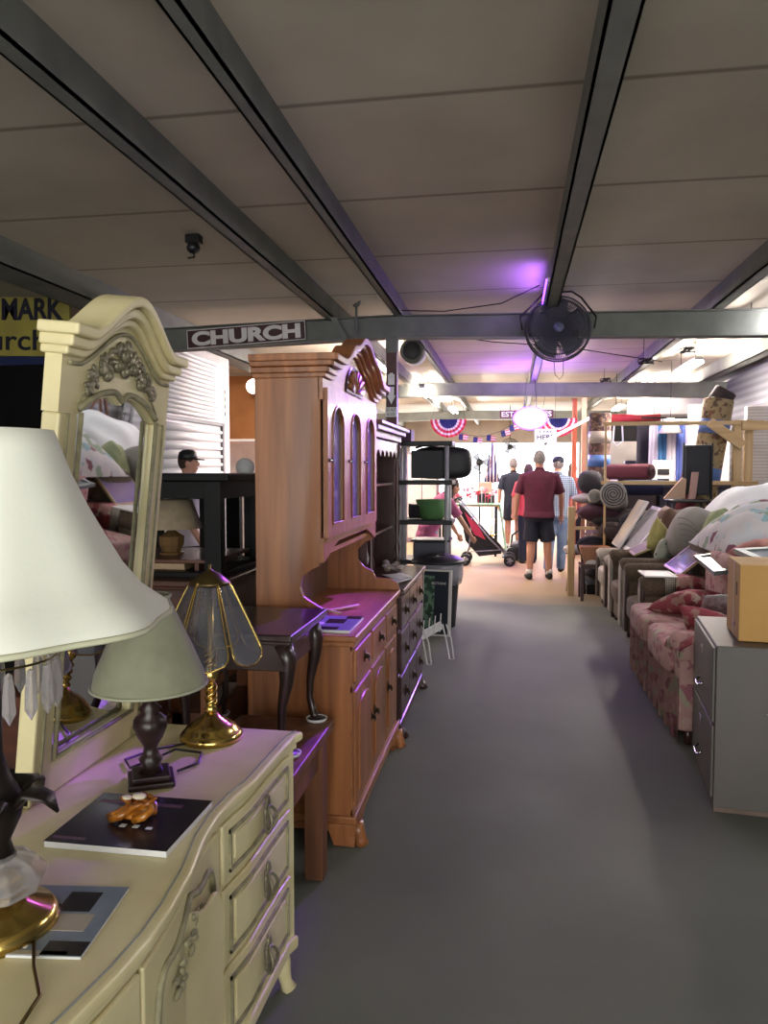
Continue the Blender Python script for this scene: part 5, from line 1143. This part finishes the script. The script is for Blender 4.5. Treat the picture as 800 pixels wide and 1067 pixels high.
# throw crumpled on the near arm
def thr(u, v):
    x = .96+.42*u; y = 4.30+.5*v
    z = .60+.03*math.sin(9*u+4*v)+.02*math.sin(17*v)-.9*max(0, v-.62)*.4
    if u < .12: z -= (.12-u)*2.2; x = .90
    return Vector((x+.02*math.sin(8*v), y, max(z, .52)))
G().sheet(thr, 22, 22, .012).put('floral_throw', REDF, label='crumpled red floral throw over the near arm of the pink sofa', cat='throw')
# throw with plaid border over the armchair arm
def thr2(u, v):
    x = 1.24+.50*u
    if v < .55: return Vector((x, 6.085-.01*math.sin(20*u), .28+.40*v/.55*1.0+.0))
    q = (v-.55)/.45; return Vector((x, 6.085+.25*q, .70+.01*math.sin(9*u)))
G().sheet(thr2, 20, 14, .01).put('floral_throw', REDF, label='red floral throw draped over the brown armchair arm', cat='throw')
G().sheet(lambda u, v: thr2(-.16+.15*u, v)+Vector((0, -.004, .004)), 5, 14, .01).put('plaid_runner', mat('plaid_cloth', '8a8478', .9, kind='plaid', scale=26, cols=[(.2, '3c3a3c'), (.5, '9a9486'), (.8, 'b4ae9e')]), label='grey plaid runner beside the red floral throw on the arm', cat='runner')
# pictures
def frame(label, O, U, V, m_art, m_frame, bw=.03, th=.022, name='picture_frame', art2=None):
    O, U, V = Vector(O), Vector(U), Vector(V); t = thing(name, label, 'picture', O)
    w, h = U.length, V.length; M_ = basis(O, U, V)
    # keep right angles
    G().box(bw*.8, w-bw*.8, bw*.8, h-bw*.8, 0, th*.6, M_).put('artwork', m_art, t)
    g = G().box(0, w, 0, bw, 0, th, M_).box(0, w, h-bw, h, 0, th, M_).box(0, bw, bw, h-bw, 0, th, M_).box(w-bw, w, bw, h-bw, 0, th, M_)
    g.put('frame', m_frame, t, bevel=.002)
    if art2: G().box(w*art2[0], w*art2[1], h*art2[2], h*art2[3], th*.6, th*.6+.001, M_).put('painted_area', art2[4], t)
    return t
GOLD = mat('gold_frame', 'a99a6c', .4, .5); PALEP = mat('pale_print', 'b8b4be', .15, c2='a8a4b2', scale=14); BLK = BLACKPL
frame('large white framed pale grey print leaning across the far armchair', (1.22, 8.15, .66), (0, .95, 0), (.36, 0, .46), PALEP, WHITEP, .05, .03)
frame('unframed canvas of pale tan and grey blue shapes behind the white framed print', (1.17, 8.75, .66), (0, .62, 0), (.30, .0, .52), mat('canvas_tan', 'b7a796', .7, c2='9a9aa6', scale=3), WHITEP, .008, .02, 'canvas_painting', (.1, .9, .0, .25, mat('crimson_paint', '8c2444', .6)))
frame('thin gold framed print lying low below the white framed print', (1.16, 7.62, .71), (0, .50, 0), (.42, 0, .20), mat('lilac_glass', 'b4a0b8', .1), GOLD, .03, .02)
frame('gold framed glossy picture with painted violet reflection leaning on the nearer brown armchair', (1.30, 6.28, .70), (0, .62, 0), (.34, 0, .29), mat('glossy_picture', '8d84a4', .06, c2='7f78a0', scale=3, coat=1.), GOLD, .025, .02)  # the violet reflection is put into the artwork colour
frame('white framed flat panel lying on the nearer armchair arm', (1.02, 6.12, .697), (.24, 0, 0), (0, .35, .0), WHITEP, WHITEP, .02, .012)
frame('dark rimmed glass tray frame resting over the pink sofa back', (1.33, 5.35, .82), (.48, .0, .07), (0, .55, .05), mat('tray_glass', '6d7882', .2), mat('pewter', '5f6468', .4, .5), .04, .03, 'tray_frame')
frame('silver framed mirror lying behind the cardboard box', (1.42, 4.62, .97), (.5, .1, .03), (-.1, .35, .04), mat('tray_glass', '8d98a2', .12), mat('silver_frame_paint', '9aa09c', .35, .6), .05, .03, 'silver_frame')
o = G().pillow((1.33, 5.1, .66), .3, .22, .10, Matrix.Rotation(.8, 4, 'X'), .2, 2).put('plastic_wrapped_parcel', mat('crinkled_plastic', 'b8b0b8', .15, c2='8a7880', scale=30, spec=1., bump=.6), label='clear plastic wrapped parcel on the pink sofa seat', cat='parcel')
# cushions on the armchairs
GREIGE = mat('greige_cloth', '8f8a84', .9, c2='837e78', scale=5)
o = G().ell((1.62, 7.28, .93), (.21, .26, .26), Matrix.Rotation(.4, 4, 'Y'), 28, 18, .8).put('grey_cushion', GREIGE, label='large plump grey beige cushion standing on the brown armchair', cat='cushion')
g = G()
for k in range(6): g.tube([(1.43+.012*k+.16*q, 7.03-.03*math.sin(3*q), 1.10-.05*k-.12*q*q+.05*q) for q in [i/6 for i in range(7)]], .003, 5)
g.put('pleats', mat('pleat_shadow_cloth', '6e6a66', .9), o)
cushion('yellow_cushion', 'olive yellow pointed cushion beside the grey cushion', (1.40, 7.75, .86), .30, .34, .13, (.1, .5, 1.0), mat('olive_yellow_cloth', '9d9458', .9, c2='8a8450', scale=12), seed=3)
cushion('green_floral_cushion', 'pale cushion with dark green leaf pattern in front of the yellow cushion', (1.40, 7.42, .77), .36, .28, .14, (.3, 0, 1.2), mat('leaf_pattern_cloth', '9fa394', .9, kind='cells', scale=16, cols=[(0, '9fa394'), (.5, '33463c'), (.68, 'a7aa9c'), (.9, '5c6e5a')]), seed=9)
cushion('brown_back_cushion', 'brown plush cushion on the far end of the armchair row', (1.60, 8.3, .98), .5, .34, .22, (0, 0, 1.5), mat('brown_plush', '6a5448', .95), seed=7)
cushion('mustard_cushion', 'mustard cushion between the glossy picture and the comforter', (1.68, 6.2, .86), .30, .26, .14, (.4, .3, .9), mat('mustard_cloth', '9a8450', .9, c2='86744a', scale=10), seed=12)
# table behind the sofas carrying the bedding
t = thing('folding_table', 'grey folding table behind the sofa backs under the heaped bedding', 'table', (2.4, 6.4, 0))
G().box(1.90, 2.9, 4.9, 8.7, .84, .88).put('table_top', mat('grey_laminate', '6c6a66', .6), t, bevel=.004)
for x in (1.96, 2.84):
    for y in (5.0, 6.8, 8.6): G().tube([(x, y, 0), (x, y, .84)], .016, 8).put('leg', IRON, t)
def heap(x0, x1, y0, y1, z0, hz, seed, p=2.2):
    rn = random.Random(seed); a = [rn.uniform(0, 6) for _ in range(6)]
    def f(u, v):
        s, q = 2*u-1, 2*v-1; k = max(0, 1-abs(s)**p)*max(0, 1-abs(q)**p)
        z = z0+hz*k**.6*(1+.06*math.sin(7*s+a[0])*math.cos(5*q+a[1])+.04*math.sin(13*q+a[2]+5*s))
        return Vector((x0+(x1-x0)*u, y0+(y1-y0)*v, z))
    return f
def heap_obj(name, label, cat, m, x0, x1, y0, y1, z0, hz, seed, tilt=0.):
    f = heap(x0, x1, y0, y1, z0, hz, seed); g = G(); n = 28
    top = [f(i/n, j/n) for i in range(n+1) for j in range(n+1)]
    vs = top+[Vector((p.x, p.y, z0-.012)) for p in top]; N_ = len(top); w = n+1
    fs = [(i*w+j, (i+1)*w+j, (i+1)*w+j+1, i*w+j+1) for i in range(n) for j in range(n)]
    fs += [tuple(N_+q for q in q4[::-1]) for q4 in fs[:n*n]]
    for i in range(n): fs += [(i*w, N_+i*w, N_+(i+1)*w, (i+1)*w), ((i+1)*w+n, N_+(i+1)*w+n, N_+i*w+n, i*w+n)]
    for j in range(n): fs += [(j+1, N_+j+1, N_+j, j), (n*w+j, N_+n*w+j, N_+n*w+j+1, n*w+j+1)]
    g._faces(vs, fs, True); return g.put(name, m, label=label, cat=cat)
QUILT = mat('floral_quilt', 'c9c6c6', .9, kind='cells', scale=13, cols=[(0, 'cdcaca'), (.42, '8fa08a'), (.5, 'c4c8cc'), (.68, '7d4a5a'), (.74, 'c9c4c6'), (.88, '8fb0b8'), (.94, 'd0cccc')])
heap_obj('white_comforter', 'white comforter heaped highest behind the floral quilt', 'bedding', mat('white_bedding', 'd6d8da', .9, c2='c8cacc', scale=3), 1.75, 2.85, 6.75, 8.3, .893, .50, 2)
heap_obj('floral_quilt', 'white quilt with green and plum flowers heaped beside the cardboard box', 'bedding', QUILT, 1.46, 2.5, 5.55, 6.7, .93, .37, 5)
heap_obj('grey_blanket', 'dark grey patterned blanket under the floral quilt edge', 'bedding', mat('dark_grey_pattern', '4c4c50', .9, c2='36363a', scale=14), 1.70, 2.4, 5.2, 5.75, .893, .12, 8)
heap_obj('pale_green_blanket', 'pale green patch of blanket between grey cushion and floral quilt', 'bedding', mat('pale_green_quilt', 'a3ac84', .9, c2='8f9a74', scale=8), 1.60, 1.9, 6.72, 7.0, .93, .26, 9)
heap_obj('tan_sack', 'grey green sack under the black chair', 'bag', mat('sage_sack', '7e7c6a', .9, c2='6c6a5c', scale=8), 1.50, 2.05, 8.55, 9.05, .86, .22, 11)
# ================================================================== filing cabinet and cardboard box
ang = -.11
t = thing('filing_cabinet', 'grey two-drawer metal filing cabinet at the right edge of the photo', 'cabinet', (.885, 3.54, 0), ang)
FG = mat('grey_enamel', '57514c', .5, .1, c2='4d4844', scale=2)
FGR = mat('rusty_base_enamel', '5c4c42', .6, .2, c2='6a5a50', scale=12)
G().box(.012, .48, 0, .73, .02, .748).put('case', FG, t, bevel=.005, local=True)
G().box(.014, .478, .002, .728, 0, .06).put('plinth', FGR, t, bevel=.003, local=True)
for z0, z1 in ((.06, .385), (.4, .735)):
    d = G().box(0, .014, .015, .715, z0, z1).put('drawer', FG, t, bevel=.004, local=True)
    G().tube([(-.0, .31, z0+.1), (-.02, .32, z0+.085), (-.022, .37, z0+.08), (-.02, .42, z0+.085), (0, .43, z0+.1)], .006, 8).put('handle', CHROME, d, local=True)
    G().box(-.004, 0, .33, .41, z1-.1, z1-.06).put('label_holder', CHROME, d, bevel=.001, local=True)
G().box(.215, .25, -.008, .0, .455, .462).put('latch', CHROME, t, bevel=.002, local=True)
t = thing('cardboard_box', 'tall tan cardboard box standing on the filing cabinet', 'box', (1.015, 3.64, .75), -.11)
CARD = mat('tan_cardboard', 'b98f52', .75, c2='ae8448', scale=3)
G().box(0, .36, 0, .34, .001, .345).put('carton', CARD, t, bevel=.003, local=True)
G().box(-.0015, .0, .12, .17, .0, .345).put('tape', mat('brown_tape', '9a7440', .3), t, local=True)
G().box(-.002, -.0005, .06, .085, .20, .26).box(-.002, -.0005, .10, .11, .05, .07).put('hand_hole', mat('dark_hole', '4e3418', .8), t, local=True)
G().box(.0, .36, .001, .168, .345, .349).box(.0, .36, .172, .339, .345, .349).put('top_flap', mat('tan_cardboard_flap', 'c9a570', .75), t, local=True)
# ================================================================== table with the black chair
t = thing('dark_work_table', 'dark table behind the sofas carrying the black chair', 'table', (1.9, 9.1, 0))
G().box(1.35, 2.9, 9.08, 9.38, .80, .85).put('table_top', BLACKP, t, bevel=.004)
for x in (1.4, 2.85):
    for y in (9.11, 9.34): G().box(x-.025, x+.025, y-.025, y+.025, 0, .80).put('leg', BLACKP, t)
t = thing('black_chair', 'black office chair standing on the dark table', 'chair', (1.98, 9.1, .85))
G().box(1.74, 2.18, 8.95, 9.30, 1.16, 1.19).put('seat', BLACKPL, t, bevel=.012)
Mq = basis((1.94, 9.2, 1.19), (.34, .05, 0), (.12, .02, .62))
G().box(0, .30, .05, .62, -.03, .0, Mq).put('backrest', mat('grey_black_vinyl', '24252a', .4), t, bevel=.02)
G().box(-.02, 0, 0, .64, -.02, .01, Mq).box(.30, .32, 0, .64, -.02, .01, Mq).put('back_frame', BLACKPL, t, bevel=.003)
for x, y in ((1.78, 8.98), (2.14, 8.98), (1.78, 9.27), (2.14, 9.27)): G().tube([(x, y, 1.16), (x+(.05 if x > 2 else -.02), y, .852)], .012, 8).put('leg', BLACKPL, t)
G().prism([(1.70, 1.20), (1.93, 1.20), (1.94, 1.42), (1.90, 1.44)], 9.08, 9.14).put('tan_wedge', mat('tan_felt', 'a88c76', .8), label='tan wedge shaped panel leaning on the black chair', cat='panel', bevel=.004)
G().prism([(1.955, 1.195), (2.03, 1.195), (2.06, 1.50), (1.99, 1.50)], 9.03, 9.07).put('flat_carton', mat('pinkish_card', 'a08078', .8), label='thin upright brown carton on the seat of the black chair', cat='box', bevel=.003)
for i, (x, z, m, lb) in enumerate(((2.28, .34, '2a4a3a', 'dark green glass bottle on the dark table'), (2.40, .20, 'b8b4b8', 'short white canister on the dark table'), (2.34, .28, '6a4036', 'red brown bottle on the dark table'))):
    r = .05
    G().lathe([(0, 0), (r, 0), (r, z*.55), (r*.35, z*.75), (r*.35, z), (0, z)], (x, 9.14+.07*i, .851), 16).put('bottle' if i != 1 else 'canister', mat('bottle_colour_'+'abc'[i], m, .3), label=lb, cat='bottle' if i != 1 else 'canister')
t = thing('wood_easel', 'brown wooden folding easel behind the bedding', 'easel', (2.55, 8.6, .0))
for a, b in (((2.50, 8.3, .88), (2.86, 8.5, 1.56)), ((2.62, 8.3, .88), (2.93, 8.5, 1.58)), ((3.2, 8.4, .88), (2.93, 8.5, 1.56))): G().rod(a, b, .03, .03).put('leg', PINE, t, bevel=.003)
# ================================================================== backdrop behind the rack
BKW = mat('grey_booth_board', '8f8a8a', .8, c2='7c7876', scale=2)
G().box(1.55, 3.35, 14.9, 15.0, 0, 2.3).put('booth_partition', BKW, label='grey booth partition behind the hanging clothes', cat='partition', bevel=.01)
t = thing('louvred_door', 'white louvred door standing behind the rolled rugs', 'door panel', (2.6, 11.2, 0))
G().box(2.40, 2.95, 11.2, 11.24, 0, 2.42).put('door_leaf', WHITEP, t, bevel=.006)
for k in range(8): G().box(2.62, 2.84, 11.185, 11.2, 1.72+.075*k, 1.755+.075*k).put('louvre', mat('louvre_grey', '8b8a88', .6), t, bevel=.002)
for i, x in enumerate((3.0,)):
    G().box(2.82, 3.12, 10.0, 10.1, 1.0, 2.30).put('vinyl_siding_panel', mat('white_ribbed_siding', 'c6c2c2', .6, c2='b2aeae', kind='bands', scale=8, axis='z'), label='white ribbed siding panel right of the lumber posts', cat='panel', bevel=.01)
t = thing('aluminium_ladder', 'silver ladder upright at the right wall', 'ladder', (3.2, 9.9, 0))
for x in (3.16, 3.28): G().box(x-.015, x+.015, 9.75, 9.8, 0, 2.4).put('rail', CHROME, t, bevel=.003)
for k in range(8): G().tube([(3.16, 9.775, .25+.28*k), (3.28, 9.775, .25+.28*k)], .013, 8).put('rung', CHROME, t)
def garment(x, y, z, w, h, m, lb, seed):
    rn = random.Random(seed); p = rn.uniform(0, 6)
    t = thing('hanging_garment', lb, 'clothes', (x, y, z-h), group='garments on the rail')
    def f(u, v): return Vector((x+(u-.5)*w*(1+.25*v), y+.025*math.sin(14*u+p), z-h*v))
    G().sheet(f, 14, 6, .004).put('cloth', m, t) if False else None
    g = G(); n = 14
    front = [f(i/n, j/4)+Vector((0, -.02, 0)) for i in range(n+1) for j in range(5)]; back = [q+Vector((0, .04, 0)) for q in front]
    vs = front+back; N_ = len(front)
    fs = [(i*5+j, (i+1)*5+j, (i+1)*5+j+1, i*5+j+1) for i in range(n) for j in range(4)]
    fs += [tuple(N_+q for q in s[::-1]) for s in fs]
    for i in range(n): fs += [(i*5, N_+i*5, N_+(i+1)*5, (i+1)*5), ((i+1)*5+4, N_+(i+1)*5+4, N_+i*5+4, i*5+4)]
    for j in range(4): fs += [(j+1, N_+j+1, N_+j, j), (n*5+j, N_+n*5+j, N_+n*5+j+1, n*5+j+1)]
    g._faces(vs, fs, True); g.put('cloth', m, t)
    G().tube([(x, y, z-.01), (x, y, z+.05), (x+.02, y, z+.08)], .004, 6).put('hanger', IRON, t)
cols = (('9a94a8', 'pale lilac'), ('3c6c9a', 'mid blue'), ('c8c4cc', 'white'), ('4a5a98', 'deep blue'), ('b8aab4', 'dusty pink'))
for i, (c_, nm) in enumerate(cols):
    garment(2.08+.13*i, 12.0, 2.22, .12, 1.1-.1*(i % 2), mat('garment_'+nm.replace(' ', '_'), c_, .8), nm+' garment hanging behind the lumber rack', i)
G().box(1.9, 2.95, 12.35, 12.4, 0, 2.25).put('added_dark_curtain', mat('charcoal_curtain', '2a2a32', .9, c2='202028', kind='bands', scale=10, axis='x'), label='added charcoal curtain board behind the hanging garments', cat='curtain', bevel=.01)  # dark sheet added to tone down the bright area behind the garments
G().tube([(1.9, 12.0, 2.30), (2.8, 12.0, 2.30)], .014, 8).put('clothes_rail', IRON, label='dark rail carrying the hanging garments behind the rack', cat='rail')
t = thing('red_awning_display', 'black display with red banner top hanging behind the rack', 'display', (1.9, 13.2, 1.6))
G().box(1.62, 2.35, 13.2, 13.35, 2.0, 2.36).put('board', BLACKP, t, bevel=.01)
G().tube([(1.60, 13.15, 2.38), (2.38, 13.15, 2.38)], .06, 12).put('banner', mat('banner_red', 'b03038', .6), t)
for x in (1.7, 2.3): G().tube([(x, 13.25, 2.35), (x, 13.25, 3.12)], .006, 6).put('hanger', IRON, t)
o = G().tube([(1.66, 13.14, 2.3), (1.64, 13.14, 2.0), (1.70, 13.14, 1.92), (1.80, 13.14, 2.0), (1.78, 13.14, 2.3)], .014, 8).put('hanging_mirror_rim', WHITEPL, t)
G().lathe([(.06, .0), (.17, -.22), (.165, -.22), (.055, .0)], (2.28, 11.8, 2.28), 20, cap=False).put('white_lampshade', WHITEP, label='white lampshade hanging under the top lumber rail', cat='lampshade')
G().tube([(2.28, 11.8, 2.26), (2.28, 11.8, 3.1)], .004, 6).put('lamp_wire', IRON, label='wire holding the white lampshade', cat='wire')
t = thing('white_duct_box', 'white ceiling duct boxes behind the second crossbeam', 'duct', (2.6, 13.8, 2.5))
G().box(2.0, 3.2, 13.6, 14.2, 2.45, 2.75).put('duct', WHITEP, t, bevel=.02)
for x in (2.1, 3.1): G().tube([(x, 13.9, 2.74), (x, 13.9, 3.12)], .01, 6).put('hanger', IRON, t)
for i, (x, y, z, w, d, h, m, nm, lb) in enumerate((
    (1.58, 12.6, 0, .45, .4, 1.25, 'grey_cloth_box', 'storage_cabinet', 'grey cabinet behind the rug rolls'),
    (2.05, 12.8, 0, .42, .4, 1.45, 'dark_box', 'dark_cabinet', 'dark cabinet behind the black chair'),
    (2.58, 12.6, 0, .5, .4, 1.3, 'dark_box', 'dark_cabinet', 'dark cabinet behind the hanging garments'),
    (1.62, 13.9, 0, .4, .4, 1.0, 'grey_cloth_box', 'storage_cabinet', 'low grey cabinet by the peach post'))):
    mm = mat(m, {'grey_cloth_box': '77737a', 'dark_box': '26242a'}[m], .6)
    o = G().box(x-w/2, x+w/2, y, y+d, z, z+h).put(nm, mm, label=lb, cat='cabinet', bevel=.01)
    G().box(x-w/2+.02, x-.005, y-.012, y, .1, h-.05).put('door', mm, o, bevel=.003); G().box(x+.005, x+w/2-.02, y-.012, y, .1, h-.05).put('door', mm, o, bevel=.003)
rn = random.Random(2)
pal = ['b05a3c', 'c8b8b4', '3a3a44', '8a6a5a', '5a7ab0', 'c4a070', '9a3a44', 'd0ccd0', '4a5a50', '7a5a80']
spots = [(1.45, 12.62, 1.255), (1.68, 12.62, 1.255), (1.95, 12.85, 1.455), (2.15, 12.85, 1.455), (2.45, 12.65, 1.305), (2.7, 12.65, 1.305), (1.53, 13.95, 1.005), (1.72, 13.95, 1.005)]
names = ['on the grey cabinet, left end', 'on the grey cabinet, right end', 'on the dark cabinet behind the black chair, left end', 'on the dark cabinet behind the black chair, right end', 'on the cabinet behind the garments, left end', 'on the cabinet behind the garments, right end', 'on the low grey cabinet, left end', 'on the low grey cabinet, right end']
cn = ['rust orange', 'pale grey', 'charcoal', 'brown', 'blue', 'straw', 'dark red', 'white']
for i, (x, y, z) in enumerate(spots):
    w, h = .09+.03*(i % 3), .12+.05*((i*7) % 4)
    o = G().box(x-w, x+w, y, y+.2, z, z+h).put('carton', mat('carton_'+cn[i].replace(' ', '_'), pal[i], .6), label=cn[i]+' carton '+names[i], cat='box', bevel=.004, group='cartons on the back cabinets')
    G().box(x-w*.6, x+w*.6, y-.002, y, z+h*.3, z+h*.7).put('panel', PAPER, o)
o = G().box(1.98, 2.26, 11.4, 11.45, 0, 1.66).put('white_board', WHITEP, label='white panel with dark square openings behind the black chair', cat='panel', bevel=.004)
for k in range(3): G().box(2.04, 2.20, 11.39, 11.4, 1.18+.14*k, 1.26+.14*k).put('dark_square', BLACKPL, o)
# hanging plants / clutter silhouettes on the far left of the aisle
o = G().box(-2.2, -1.5, 16.0, 16.4, 0, 1.9).put('booth_cabinet', mat('mauve_board', '8c7884', .7), label='mauve booth cabinet in the far left of the aisle', cat='cabinet', bevel=.01)
G().box(-2.15, -1.86, 15.985, 16.0, .1, 1.85).put('door', WHITEP, o, bevel=.003); G().box(-1.84, -1.55, 15.985, 16.0, .1, 1.85).put('door', WHITEP, o, bevel=.003)
